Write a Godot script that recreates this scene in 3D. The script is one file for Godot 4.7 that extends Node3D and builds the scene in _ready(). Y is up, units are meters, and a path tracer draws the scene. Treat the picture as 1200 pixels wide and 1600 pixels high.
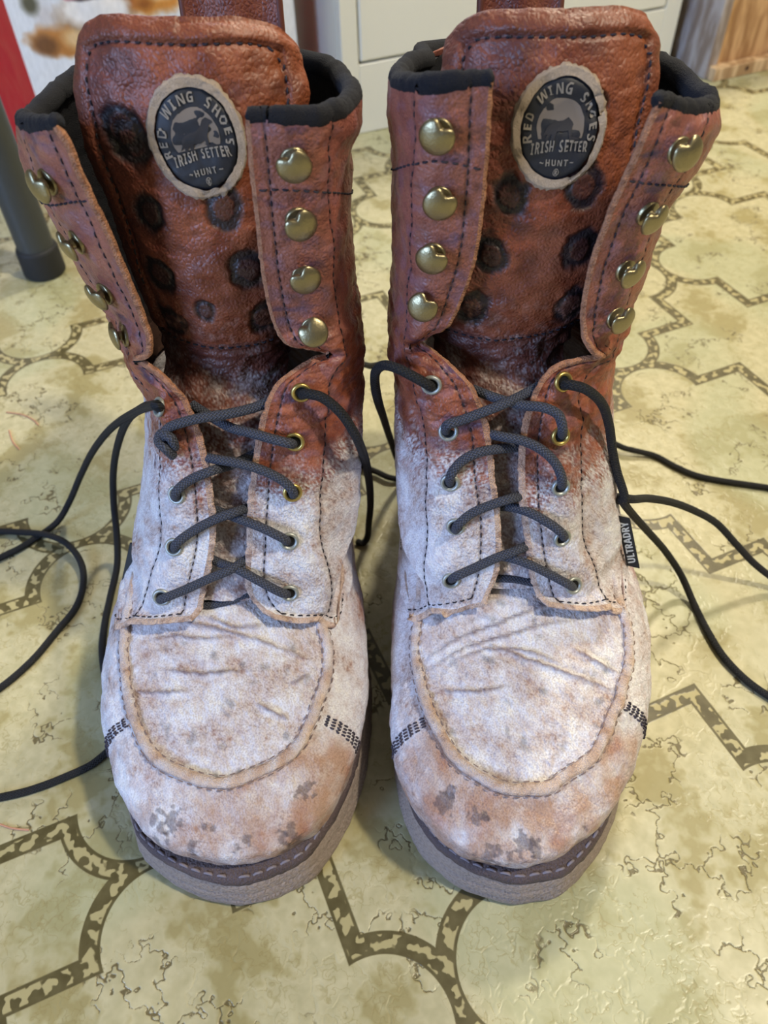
extends Node3D

# ---------------------------------------------------------------- helpers
var M := {}
var nA := FastNoiseLite.new()
var nB := FastNoiseLite.new()
var nC := FastNoiseLite.new()
var nD := FastNoiseLite.new()
const LAMPS := [Vector3(1.5, 3.2, 0.2), Vector3(0.55, 3.2, -1.4)]
const DROP := [0.34, 1.55]
const AX := Vector3(0.9209, 0, -0.3898)      # the floor pattern, cabinet and crate share these axes
const AZ := Vector3(0.3898, 0, 0.9209)

func v(x: float, y: float, z: float) -> Vector3:
	return Vector3(x, y, z)

func rgb(r: float, g: float, b: float) -> Color:
	return Color(r / 255.0, g / 255.0, b / 255.0)

func lin(r: float, g: float, b: float) -> Color:
	return rgb(r, g, b).srgb_to_linear()

class Sheet:
	var P := PackedVector3Array()
	var N := PackedVector3Array()
	var nu := 0
	var nv := 0
	var s := 1.0
	func p(i: int, j: int) -> Vector3:
		return P[clampi(j, 0, nv - 1) * nu + clampi(i, 0, nu - 1)]
	func n(i: int, j: int) -> Vector3:
		return N[clampi(j, 0, nv - 1) * nu + clampi(i, 0, nu - 1)]
	func normals() -> void:
		N.resize(P.size())
		for j in nv:
			var ja: int = maxi(j - 1, 0) * nu
			var jb: int = mini(j + 1, nv - 1) * nu
			for i in nu:
				var pu: Vector3 = P[j * nu + mini(i + 1, nu - 1)] - P[j * nu + maxi(i - 1, 0)]
				var pv: Vector3 = P[jb + i] - P[ja + i]
				N[j * nu + i] = (pu.cross(pv) * s).normalized()
	func nearest(q: Vector3) -> Vector2i:
		var best := 1e9
		var at := Vector2i.ZERO
		for j in range(0, nv, 3):
			for i in range(0, nu, 2):
				var d: float = P[j * nu + i].distance_squared_to(q)
				if d < best:
					best = d
					at = Vector2i(i, j)
		return at
	func spot(x: float, y: float) -> Array:      # position and normal at world x, y of a sheet that faces +z
		var lo := 0
		var hi := nv - 1
		var c: int = nu / 2
		while hi - lo > 1:
			var m: int = (lo + hi) / 2
			if P[m * nu + c].y < y: lo = m
			else: hi = m
		var a := 0
		var b := nu - 1
		while b - a > 1:
			var m: int = (a + b) / 2
			if P[lo * nu + m].x < x: a = m
			else: b = m
		var fu: float = clampf((x - P[lo * nu + a].x) / maxf(P[lo * nu + b].x - P[lo * nu + a].x, 1e-6), 0, 1)
		var fv: float = clampf((y - P[lo * nu + a].y) / maxf(P[hi * nu + a].y - P[lo * nu + a].y, 1e-6), 0, 1)
		var q: Vector3 = P[lo * nu + a].lerp(P[lo * nu + b], fu).lerp(P[hi * nu + a].lerp(P[hi * nu + b], fu), fv)
		return [q, (N[lo * nu + a] + N[hi * nu + b]).normalized()]

func numbered(called: String) -> String:
	if not has_node(NodePath(called)):
		return called
	var k := 1
	while has_node(NodePath("%s_%03d" % [called, k])):
		k += 1
	return "%s_%03d" % [called, k]

func tag(o: Node, label: String, category: String, group := "") -> Node:
	o.set_meta("label", label)
	o.set_meta("category", category)
	if group != "":
		o.set_meta("group", group)
	return o

func thing(called: String, label: String, category: String, at := Vector3.ZERO, group := "") -> Node3D:
	var o := Node3D.new()
	o.name = numbered(called)
	add_child(o)
	o.position = at
	tag(o, label, category, group)
	return o

func part(called: String, mesh: Mesh, mat: Material, parent: Node) -> MeshInstance3D:
	var o := MeshInstance3D.new()
	o.mesh = mesh
	if mat:
		o.material_override = mat
	var base := called
	var k := 0
	while parent.has_node(NodePath(called)):
		k += 1
		called = "%s_%03d" % [base, k]
	o.name = called
	o.cast_shadow = GeometryInstance3D.SHADOW_CASTING_SETTING_ON
	parent.add_child(o, true)
	if parent is Node3D and parent != self:
		o.position = -parent.position if parent.get_parent() == self else Vector3.ZERO
	return o

func structure(called: String, mesh: Mesh, mat: Material) -> MeshInstance3D:
	var o := part(called, mesh, mat, self)
	o.set_meta("kind", "structure")
	return o

func arrays(P: PackedVector3Array, N: PackedVector3Array, I: PackedInt32Array, C = null, UV = null) -> Array:
	var a := []
	a.resize(Mesh.ARRAY_MAX)
	a[Mesh.ARRAY_VERTEX] = P
	a[Mesh.ARRAY_NORMAL] = N
	a[Mesh.ARRAY_INDEX] = I
	if C != null:
		a[Mesh.ARRAY_COLOR] = C
	if UV != null:
		a[Mesh.ARRAY_TEX_UV] = UV
	return a

func sheet_index(sh: Sheet) -> PackedInt32Array:
	var I := PackedInt32Array()
	I.resize((sh.nu - 1) * (sh.nv - 1) * 6)
	var k := 0
	for j in sh.nv - 1:
		for i in sh.nu - 1:
			var a: int = j * sh.nu + i
			var d: int = a + sh.nu
			if sh.s > 0:
				I[k] = a; I[k + 1] = d; I[k + 2] = a + 1
				I[k + 3] = a + 1; I[k + 4] = d; I[k + 5] = d + 1
			else:
				I[k] = a; I[k + 1] = a + 1; I[k + 2] = d
				I[k + 3] = a + 1; I[k + 4] = d + 1; I[k + 5] = d
			k += 6
	return I

# a sheet as one mesh, its triangles split between a clean and a dusty material
func sheet_mesh(sh: Sheet, C, dust, clean: Material, dusty: Material, UV = null) -> ArrayMesh:
	var I := sheet_index(sh)
	var m := ArrayMesh.new()
	if dust == null:
		m.add_surface_from_arrays(Mesh.PRIMITIVE_TRIANGLES, arrays(sh.P, sh.N, I, C, UV))
		m.surface_set_material(0, clean)
		return m
	var A := PackedInt32Array()
	var B := PackedInt32Array()
	for t in range(0, I.size(), 3):
		if dust[I[t]] > 0.5:
			B.append(I[t]); B.append(I[t + 1]); B.append(I[t + 2])
		else:
			A.append(I[t]); A.append(I[t + 1]); A.append(I[t + 2])
	if A.size():
		m.add_surface_from_arrays(Mesh.PRIMITIVE_TRIANGLES, arrays(sh.P, sh.N, A, C))
		m.surface_set_material(m.get_surface_count() - 1, clean)
	if B.size():
		m.add_surface_from_arrays(Mesh.PRIMITIVE_TRIANGLES, arrays(sh.P, sh.N, B, C))
		m.surface_set_material(m.get_surface_count() - 1, dusty)
	return m

# chord-length Hermite through p1..p2
func herm(p0: Vector3, p1: Vector3, p2: Vector3, p3: Vector3, t: float) -> Vector3:
	var d01 := maxf(p0.distance_to(p1), 1e-5)
	var d12 := maxf(p1.distance_to(p2), 1e-5)
	var d23 := maxf(p2.distance_to(p3), 1e-5)
	var m1 := (p2 - p0) * (d12 / (d01 + d12))
	var m2 := (p3 - p1) * (d12 / (d12 + d23))
	var t2 := t * t
	var t3 := t2 * t
	return p1 * (2 * t3 - 3 * t2 + 1) + m1 * (t3 - 2 * t2 + t) + p2 * (3 * t2 - 2 * t3) + m2 * (t3 - t2)

func spline(pts: Array, step: float, closed := false) -> PackedVector3Array:
	var out := PackedVector3Array()
	var n := pts.size()
	var last := n if closed else n - 1
	for k in last:
		var p1: Vector3 = pts[k]
		var p2: Vector3 = pts[(k + 1) % n]
		var p0: Vector3 = pts[(k - 1 + n) % n] if closed else pts[maxi(k - 1, 0)]
		var p3: Vector3 = pts[(k + 2) % n] if closed else pts[mini(k + 2, n - 1)]
		var c := maxi(1, ceili(p1.distance_to(p2) / step))
		for i in c:
			out.append(herm(p0, p1, p2, p3, float(i) / c))
	if not closed:
		out.append(pts[n - 1])
	return out

# tube along points; prof gives (across, up) of the section per side angle; nrm sets "up"
func tube(st: SurfaceTool, pts: PackedVector3Array, rx: Callable, sides: int, nrm = null, ry = null, closed := false, cap := true, vscale := 100.0, col = null) -> void:
	var n := pts.size()
	var base: int = st.get_meta("count", 0)
	var up := Vector3.UP
	var t0 := (pts[1] - pts[0]).normalized()
	if absf(t0.dot(up)) > 0.9:
		up = Vector3.RIGHT
	var len := 0.0
	for k in n:
		var a := pts[(k - 1 + n) % n] if closed else pts[maxi(k - 1, 0)]
		var b := pts[(k + 1) % n] if closed else pts[mini(k + 1, n - 1)]
		var t := (b - a).normalized()
		if nrm != null:
			up = nrm[k]
		var side := t.cross(up).normalized()
		up = side.cross(t).normalized()
		if k > 0:
			len += pts[k].distance_to(pts[k - 1])
		var r: float = rx.call(k)
		var q: float = ry.call(k) if ry != null else r
		for i in sides + 1:
			var a2 := TAU * i / sides
			var o := side * cos(a2) * r + up * sin(a2) * q
			st.set_normal((side * cos(a2) * q + up * sin(a2) * r).normalized())
			st.set_uv(Vector2(float(i) / sides, len * vscale))
			if col != null:
				st.set_color(col.call(k, a2))
			st.add_vertex(pts[k] + o)
	var rings := n if closed else n - 1
	for k in rings:
		for i in sides:
			var a3 := base + k * (sides + 1) + i
			var d3 := base + ((k + 1) % n) * (sides + 1) + i
			st.add_index(a3); st.add_index(a3 + 1); st.add_index(d3)
			st.add_index(a3 + 1); st.add_index(d3 + 1); st.add_index(d3)
	var total := n * (sides + 1)
	if cap and not closed:
		for e in 2:
			var k: int = 0 if e == 0 else n - 1
			var dir := (pts[0] - pts[1]).normalized() if e == 0 else (pts[n - 1] - pts[n - 2]).normalized()
			st.set_normal(dir)
			st.set_uv(Vector2.ZERO)
			if col != null:
				st.set_color(col.call(k, 0.0))
			st.add_vertex(pts[k] + dir * rx.call(k) * 0.5)
			var c := base + total
			for i in sides:
				var r0 := base + k * (sides + 1) + i
				st.add_index(c)
				st.add_index(r0 + 1 if e == 0 else r0)
				st.add_index(r0 if e == 0 else r0 + 1)
			total += 1
	st.set_meta("count", base + total)

func tool() -> SurfaceTool:
	var st := SurfaceTool.new()
	st.begin(Mesh.PRIMITIVE_TRIANGLES)
	st.set_meta("count", 0)
	return st

# short threads laid along a path
func stitches(st: SurfaceTool, pts: PackedVector3Array, nrm: PackedVector3Array, dash: float, gap: float, r: float, lift := 0.0002) -> void:
	var acc := 0.0
	var run := PackedVector3Array()
	var rn := PackedVector3Array()
	var on := true
	for k in pts.size():
		if k > 0:
			acc += pts[k].distance_to(pts[k - 1])
		if on:
			run.append(pts[k] + nrm[k] * lift)
			rn.append(nrm[k])
		if acc > (dash if on else gap):
			if on and run.size() > 1:
				var a := run[0]
				var b := run[run.size() - 1]
				var m := run[run.size() / 2] + rn[0] * r * 0.6
				tube(st, PackedVector3Array([a - rn[0] * r, a.lerp(m, 0.5) + rn[0] * r * 0.3, m, b.lerp(m, 0.5) + rn[0] * r * 0.3, b - rn[0] * r]), func(i): return r * (0.75 if i % 4 == 0 else 1.0), 5, null, null, false, false)
			run = PackedVector3Array()
			rn = PackedVector3Array()
			on = not on
			acc = 0.0

func box_st(st: SurfaceTool, o: Vector3, ex: Vector3, ey: Vector3, ez: Vector3, bev := 0.0) -> void:
	# box from corner o along ex, ey, ez with flat faces and, if asked, chamfered edges
	var X := ex.normalized(); var Y := ey.normalized(); var Z := ez.normalized()
	var h := [ex.length() / 2, ey.length() / 2, ez.length() / 2]
	var c := o + (ex + ey + ez) / 2
	var ax := [X, Y, Z]
	var quad := func(a: Vector3, b: Vector3, cc: Vector3, d: Vector3, n: Vector3):
		var base: int = st.get_meta("count", 0)
		for q in [a, b, cc, d]:
			st.set_normal(n); st.set_uv(Vector2((q - o).dot(X), (q - o).dot(Y) + (q - o).dot(Z))); st.add_vertex(q)
		var flip: bool = (b - a).cross(cc - a).dot(n) > 0
		for t in ([0, 2, 1, 0, 3, 2] if flip else [0, 1, 2, 0, 2, 3]):
			st.add_index(base + t)
		st.set_meta("count", base + 4)
	for k in 3:
		var i := (k + 1) % 3
		var j := (k + 2) % 3
		for sgn in [-1.0, 1.0]:
			var n: Vector3 = ax[k] * sgn
			var f: Vector3 = c + n * h[k]
			var a: Vector3 = ax[i] * (h[i] - bev)
			var b: Vector3 = ax[j] * (h[j] - bev)
			quad.call(f - a - b, f + a - b, f + a + b, f - a + b, n)
			if bev > 0:
				for s2 in [-1.0, 1.0]:
					var m: Vector3 = ax[i] * s2
					var e1: Vector3 = c + n * h[k] + m * (h[i] - bev)
					var e2: Vector3 = c + n * (h[k] - bev) + m * h[i]
					quad.call(e1 - b, e1 + b, e2 + b, e2 - b, (n + m).normalized())
	if bev > 0:
		for a in [-1.0, 1.0]:
			for b in [-1.0, 1.0]:
				for d in [-1.0, 1.0]:
					var p1: Vector3 = c + X * a * h[0] + Y * b * (h[1] - bev) + Z * d * (h[2] - bev)
					var p2: Vector3 = c + X * a * (h[0] - bev) + Y * b * h[1] + Z * d * (h[2] - bev)
					var p3: Vector3 = c + X * a * (h[0] - bev) + Y * b * (h[1] - bev) + Z * d * h[2]
					var n2: Vector3 = (X * a + Y * b + Z * d).normalized()
					var base: int = st.get_meta("count", 0)
					for q in [p1, p2, p3]:
						st.set_normal(n2); st.set_uv(Vector2.ZERO); st.add_vertex(q)
					var fl: bool = (p2 - p1).cross(p3 - p1).dot(n2) > 0
					for t in ([0, 2, 1] if fl else [0, 1, 2]):
						st.add_index(base + t)
					st.set_meta("count", base + 3)

func box(o: Vector3, ex: Vector3, ey: Vector3, ez: Vector3, bev := 0.0) -> ArrayMesh:
	var st := tool()
	box_st(st, o, ex, ey, ez, bev)
	return st.commit()

# profile points (radius, height) turned about axis n at c
func lathe(st: SurfaceTool, c: Vector3, n: Vector3, prof: Array, sides: int) -> void:
	var a := n.cross(Vector3.UP if absf(n.y) < 0.9 else Vector3.RIGHT).normalized()
	var b := n.cross(a).normalized()
	var base: int = st.get_meta("count", 0)
	var k := prof.size()
	for j in k:
		var d: Vector2 = (prof[mini(j + 1, k - 1)] - prof[maxi(j - 1, 0)]).normalized()
		for i in sides + 1:
			var t := TAU * i / sides
			var e := a * cos(t) + b * sin(t)
			st.set_normal((e * d.y - n * d.x).normalized())
			st.set_uv(Vector2(float(i) / sides, float(j) / k))
			st.add_vertex(c + e * prof[j].x + n * prof[j].y)
	for j in k - 1:
		for i in sides:
			var p := base + j * (sides + 1) + i
			var q := p + sides + 1
			st.add_index(p); st.add_index(q); st.add_index(p + 1)
			st.add_index(p + 1); st.add_index(q); st.add_index(q + 1)
	st.set_meta("count", base + k * (sides + 1))

func noise_tex(kind: int, freq: float, size: int, oct := 3, ramp = null, seedy := 1) -> NoiseTexture2D:
	var n := FastNoiseLite.new()
	n.seed = seedy
	n.noise_type = kind
	n.frequency = freq
	n.fractal_octaves = oct
	n.fractal_type = FastNoiseLite.FRACTAL_FBM if oct > 1 else FastNoiseLite.FRACTAL_NONE
	if kind == FastNoiseLite.TYPE_CELLULAR:
		n.cellular_return_type = FastNoiseLite.RETURN_DISTANCE2_SUB
		n.cellular_jitter = 1.0
	var t := NoiseTexture2D.new()
	t.noise = n
	t.width = size
	t.height = size
	t.seamless = true
	if ramp != null:
		var g := Gradient.new()
		g.offsets = ramp[0]
		g.colors = ramp[1]
		t.color_ramp = g
	return t

func mat(c: Color, rough: float, metal := 0.0) -> StandardMaterial3D:
	var m := StandardMaterial3D.new()
	m.albedo_color = c
	m.roughness = rough
	m.metallic = metal
	return m

func triplanar(m: StandardMaterial3D, tile: float, bump: Texture2D, depth_cm: float, albedo = null) -> StandardMaterial3D:
	m.uv1_triplanar = true
	m.uv1_triplanar_sharpness = 4.0
	m.uv1_scale = Vector3.ONE / tile
	if bump:
		m.heightmap_enabled = true
		m.heightmap_texture = bump
		m.heightmap_scale = depth_cm
	if albedo != null:
		m.albedo_texture = albedo
	return m

# ---------------------------------------------------------------- scene
func _ready() -> void:
	var cam := Camera3D.new()
	cam.name = "camera"
	var pitch := deg_to_rad(48.35)
	var roll := deg_to_rad(-1.8)
	var fwd := Vector3(0, -sin(pitch), -cos(pitch))
	var up0 := Vector3(0, cos(pitch), -sin(pitch))
	var r2 := Vector3.RIGHT * cos(roll) + up0 * sin(roll)
	var u2 := Vector3.LEFT * sin(roll) + up0 * cos(roll)
	cam.transform = Transform3D(Basis(r2, u2, -fwd), Vector3(0, 0.39, 0))
	cam.near = 0.02
	cam.far = 20.0
	add_child(cam)
	var at := CameraAttributesPhysical.new()
	at.frustum_focal_length = 18.0
	at.frustum_focus_distance = 0.33
	at.frustum_near = 0.02
	at.frustum_far = 20.0
	at.exposure_aperture = 8.0
	cam.attributes = at
	cam.fov = 67.38
	cam.current = true

	var env := Environment.new()
	env.background_mode = Environment.BG_SKY
	var sky := Sky.new()
	var sm := ProceduralSkyMaterial.new()
	sm.sky_top_color = Color(0.42, 0.56, 0.85)
	sm.sky_horizon_color = Color(0.75, 0.82, 0.92)
	sm.ground_bottom_color = Color(0.3, 0.3, 0.28)
	sm.ground_horizon_color = Color(0.6, 0.63, 0.65)
	sm.sky_energy_multiplier = 1.0
	sky.sky_material = sm
	env.sky = sky
	env.tonemap_mode = Environment.TONE_MAPPER_LINEAR
	env.tonemap_exposure = 1.08
	env.sdfgi_enabled = true
	env.ssao_enabled = true
	env.ssil_enabled = true
	var we := WorldEnvironment.new()
	we.name = "environment"
	we.environment = env
	add_child(we)

	# daylight through the window in the left wall
	var win := AreaLight3D.new()
	win.name = "window_light"
	win.area_size = Vector2(0.9, 1.0)
	win.light_color = Color(0.66, 0.79, 1.0)
	win.light_energy = 6.6
	win.shadow_enabled = true
	win.look_at_from_position(Vector3(-1.97, 1.12, 1.5), Vector3(0, 0.8, 0.5))
	add_child(win)
	# and through the window in the back wall
	var win2 := AreaLight3D.new()
	win2.name = "window_light_001"
	win2.area_size = Vector2(1.5, 0.9)
	win2.light_color = Color(0.90, 0.95, 1.0)
	win2.light_energy = 1.6
	win2.shadow_enabled = true
	win2.look_at_from_position(Vector3(-0.45, 1.45, -2.37), Vector3(-0.45, 1.1, 0))
	add_child(win2)
	# two ceiling lamps: one to the right, one hung low to brighten the far floor
	for k in 2:
		var lamp := OmniLight3D.new()
		lamp.name = "ceiling_lamp_light" if k == 0 else "ceiling_lamp_light_001"
		lamp.position = LAMPS[k] - Vector3(0, DROP[k], 0)
		lamp.light_color = Color(1.0, 0.955, 0.85)
		lamp.light_energy = [5.9, 2.0][k]
		lamp.light_size = 0.09
		lamp.omni_range = 8.0
		lamp.omni_attenuation = 2.0
		lamp.shadow_enabled = true
		add_child(lamp)

	for k in 4:
		var n: FastNoiseLite = [nA, nB, nC, nD][k]
		n.seed = 11 + k
		n.noise_type = FastNoiseLite.TYPE_SIMPLEX
		n.frequency = [45.0, 230.0, 620.0, 420.0][k]
		n.fractal_type = FastNoiseLite.FRACTAL_FBM if k < 2 else FastNoiseLite.FRACTAL_NONE
		n.fractal_octaves = 3 if k == 0 else 2
	nD.noise_type = FastNoiseLite.TYPE_CELLULAR
	nD.cellular_return_type = FastNoiseLite.RETURN_DISTANCE2_SUB
	materials()
	room()
	floor_build()
	cabinet()
	crate()
	bag()
	chair()
	boot(0)
	boot(1)
	debris()

func materials() -> void:
	var pebble := noise_tex(FastNoiseLite.TYPE_CELLULAR, 0.035, 512, 1, null, 3)
	var crackle := noise_tex(FastNoiseLite.TYPE_SIMPLEX, 0.03, 512, 5, null, 4)
	var mottle := noise_tex(FastNoiseLite.TYPE_SIMPLEX, 0.05, 512, 5, [PackedFloat32Array([0.25, 0.5, 0.75]), PackedColorArray([Color(0.88, 0.86, 0.86), Color(0.97, 0.97, 0.97), Color(1, 1, 1)])], 5)
	var weave := noise_tex(FastNoiseLite.TYPE_CELLULAR, 0.12, 256, 1, null, 6)
	M.clean = triplanar(mat(Color.WHITE, 0.47), 0.030, pebble, 0.03, mottle)
	M.clean.vertex_color_use_as_albedo = true
	M.dusty = triplanar(mat(Color.WHITE, 0.80), 0.034, crackle, 0.045, mottle)
	M.dusty.vertex_color_use_as_albedo = true
	M.dusty.metallic_specular = 0.3
	M.edge = triplanar(mat(Color.WHITE, 0.85), 0.02, crackle, 0.06, mottle)
	M.edge.vertex_color_use_as_albedo = true
	M.lining = triplanar(mat(rgb(13, 14, 24), 0.95), 0.02, weave, 0.03)
	M.inner = triplanar(mat(Color.WHITE, 0.95), 0.02, weave, 0.03)
	M.inner.vertex_color_use_as_albedo = true
	M.lining.rim_enabled = true
	M.lining.rim = 0.05
	M.stitch = mat(rgb(38, 34, 44), 0.8)
	M.welt_thread = mat(rgb(132, 124, 134), 0.8)
	M.brass = triplanar(mat(rgb(154, 143, 112), 0.36, 0.95), 0.02, crackle, 0.006)
	M.brass_ring = mat(rgb(196, 172, 104), 0.35, 0.9)
	M.pewter = mat(rgb(168, 172, 168), 0.45, 0.6)
	M.hole_shade = mat(rgb(12, 11, 12), 0.95)
	M.sole = triplanar(mat(rgb(158, 143, 134), 0.75), 0.05, crackle, 0.05, mottle)
	M.welt = triplanar(mat(rgb(92, 78, 80), 0.7), 0.03, crackle, 0.06, mottle)
	M.patch_black = mat(rgb(34, 36, 44), 0.55)
	M.patch_edge = triplanar(mat(rgb(190, 170, 150), 0.95), 0.01, weave, 0.05)
	M.patch_ink = mat(rgb(142, 133, 122), 0.7)
	M.patch_sky = mat(rgb(124, 113, 104), 0.7)
	M.black = mat(rgb(20, 20, 22), 0.6)
	# braided cord
	var im := Image.create(64, 64, false, Image.FORMAT_RGB8)
	var hm := Image.create(64, 64, false, Image.FORMAT_RGB8)
	for y in 64:
		for x in 64:
			var a := fposmod(x + y, 32.0) / 32.0
			var b := fposmod(x - y + 64.0, 32.0) / 32.0
			var over := (int(floor((x + y) / 16.0)) + int(floor((x - y + 64.0) / 16.0))) % 2 == 0
			var h := absf(sin((a if over else b) * TAU))
			hm.set_pixel(x, y, Color(h, h, h))
			var c := 0.55 + 0.45 * h
			im.set_pixel(x, y, Color(c, c, c))
	M.lace = mat(rgb(80, 84, 100), 0.75)
	M.lace.albedo_texture = ImageTexture.create_from_image(im)
	M.lace.heightmap_enabled = true
	M.lace.heightmap_texture = ImageTexture.create_from_image(hm)
	M.lace.heightmap_scale = 0.05
	M.lace.uv1_scale = Vector3(2, 1, 1)
	M.lace_clean = M.lace.duplicate()
	M.lace_clean.albedo_color = rgb(30, 31, 36)
	M.wall = triplanar(mat(rgb(104, 101, 96), 0.9), 0.6, noise_tex(FastNoiseLite.TYPE_SIMPLEX, 0.05, 256, 3), 0.05)
	M.wall_pale = M.wall.duplicate()
	M.wall_pale.albedo_color = rgb(165, 163, 158)
	M.enamel = mat(rgb(222, 221, 210), 0.42)
	M.gap = mat(rgb(60, 60, 58), 0.8)
	M.wood = triplanar(mat(rgb(205, 164, 118), 0.6), 0.25, null, 0.0, noise_tex(FastNoiseLite.TYPE_SIMPLEX, 0.02, 256, 4, [PackedFloat32Array([0.3, 0.7]), PackedColorArray([Color(0.78, 0.72, 0.66), Color(1, 1, 1)])], 8))
	M.wood.uv1_scale = Vector3(9, 2, 9)
	M.wood_cool_lit = M.wood.duplicate()
	M.wood_cool_lit.albedo_color = rgb(176, 168, 166)  # same crate wood with the window's cool light put into its colour

func room() -> void:
	var wl := tool()       # left wall with the window opening
	box_st(wl, v(-2.2, 0, -2.4), v(0.12, 0, 0), v(0, 3.2, 0), v(0, 0, 3.25))
	box_st(wl, v(-2.2, 0, 2.15), v(0.12, 0, 0), v(0, 3.2, 0), v(0, 0, 0.15))
	box_st(wl, v(-2.2, 0, 0.85), v(0.12, 0, 0), v(0, 0.52, 0), v(0, 0, 1.3))
	box_st(wl, v(-2.2, 1.72, 0.85), v(0.12, 0, 0), v(0, 1.48, 0), v(0, 0, 1.3))
	structure("wall_left", wl.commit(), M.wall)
	structure("wall_right", box(v(2.1, 0, -2.4), v(0.12, 0, 0), v(0, 3.2, 0), v(0, 0, 4.7)), M.wall)
	var wb := tool()       # back wall with its window
	box_st(wb, v(-2.2, 0, -2.52), v(0.95, 0, 0), v(0, 3.2, 0), v(0, 0, 0.12))
	box_st(wb, v(0.35, 0, -2.52), v(1.87, 0, 0), v(0, 3.2, 0), v(0, 0, 0.12))
	box_st(wb, v(-1.25, 0, -2.52), v(1.6, 0, 0), v(0, 0.95, 0), v(0, 0, 0.12))
	box_st(wb, v(-1.25, 1.95, -2.52), v(1.6, 0, 0), v(0, 1.25, 0), v(0, 0, 0.12))
	structure("wall_back", wb.commit(), M.wall_pale)
	var wg := tool()
	for x in [-1.25, -0.475, 0.3]:
		box_st(wg, v(x, 0.95, -2.5), v(0.05, 0, 0), v(0, 1.0, 0), v(0, 0, 0.05))
	for y in [0.95, 1.9]:
		box_st(wg, v(-1.25, y, -2.5), v(1.6, 0, 0), v(0, 0.05, 0), v(0, 0, 0.05))
	structure("window_2", wg.commit(), M.enamel)
	structure("wall_front", box(v(-2.2, 0, 2.3), v(4.42, 0, 0), v(0, 3.2, 0), v(0, 0, 0.12)), M.wall)
	structure("ceiling", box(v(-2.2, 3.2, -2.52), v(4.42, 0, 0), v(0, 0.12, 0), v(0, 0, 4.94)), M.wall)
	var wf := tool()
	for z in [0.85, 1.475, 2.1]:
		box_st(wf, v(-2.16, 0.52, z), v(0.05, 0, 0), v(0, 1.2, 0), v(0, 0, 0.05))
	for y in [0.52, 1.67]:
		box_st(wf, v(-2.16, y, 0.85), v(0.05, 0, 0), v(0, 0.05, 0), v(0, 0, 1.3))
	structure("window_1", wf.commit(), M.enamel)
	# the two lamps
	var glow := mat(rgb(255, 240, 210), 0.5)
	glow.emission_enabled = true
	glow.emission = Color(1.0, 0.9, 0.72)
	glow.emission_energy_multiplier = 2.0
	for k in 2:
		var o: Vector3 = LAMPS[k]
		var l := thing("ceiling_lamp", ["white glass globe ceiling lamp to the right above the boots, outside the frame", "unseen white glass globe lamp, hung low on a long stem to brighten the far floor"][k], "lamp", o)
		var st := tool()
		lathe(st, o, Vector3.DOWN, [Vector2(0.0, 0.0), Vector2(0.07, 0.0), Vector2(0.07, 0.02), Vector2(0.02, 0.03), Vector2(0.012, 0.04), Vector2(0.012, DROP[k] - 0.1), Vector2(0, DROP[k] - 0.1)], 24)
		part("base", st.commit(), M.enamel, l)
		var bulb := SphereMesh.new()
		bulb.radius = 0.11
		bulb.height = 0.22
		var b := part("glass_globe_bulb", bulb, glow, l)
		b.position = v(0, -DROP[k], 0)

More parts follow.
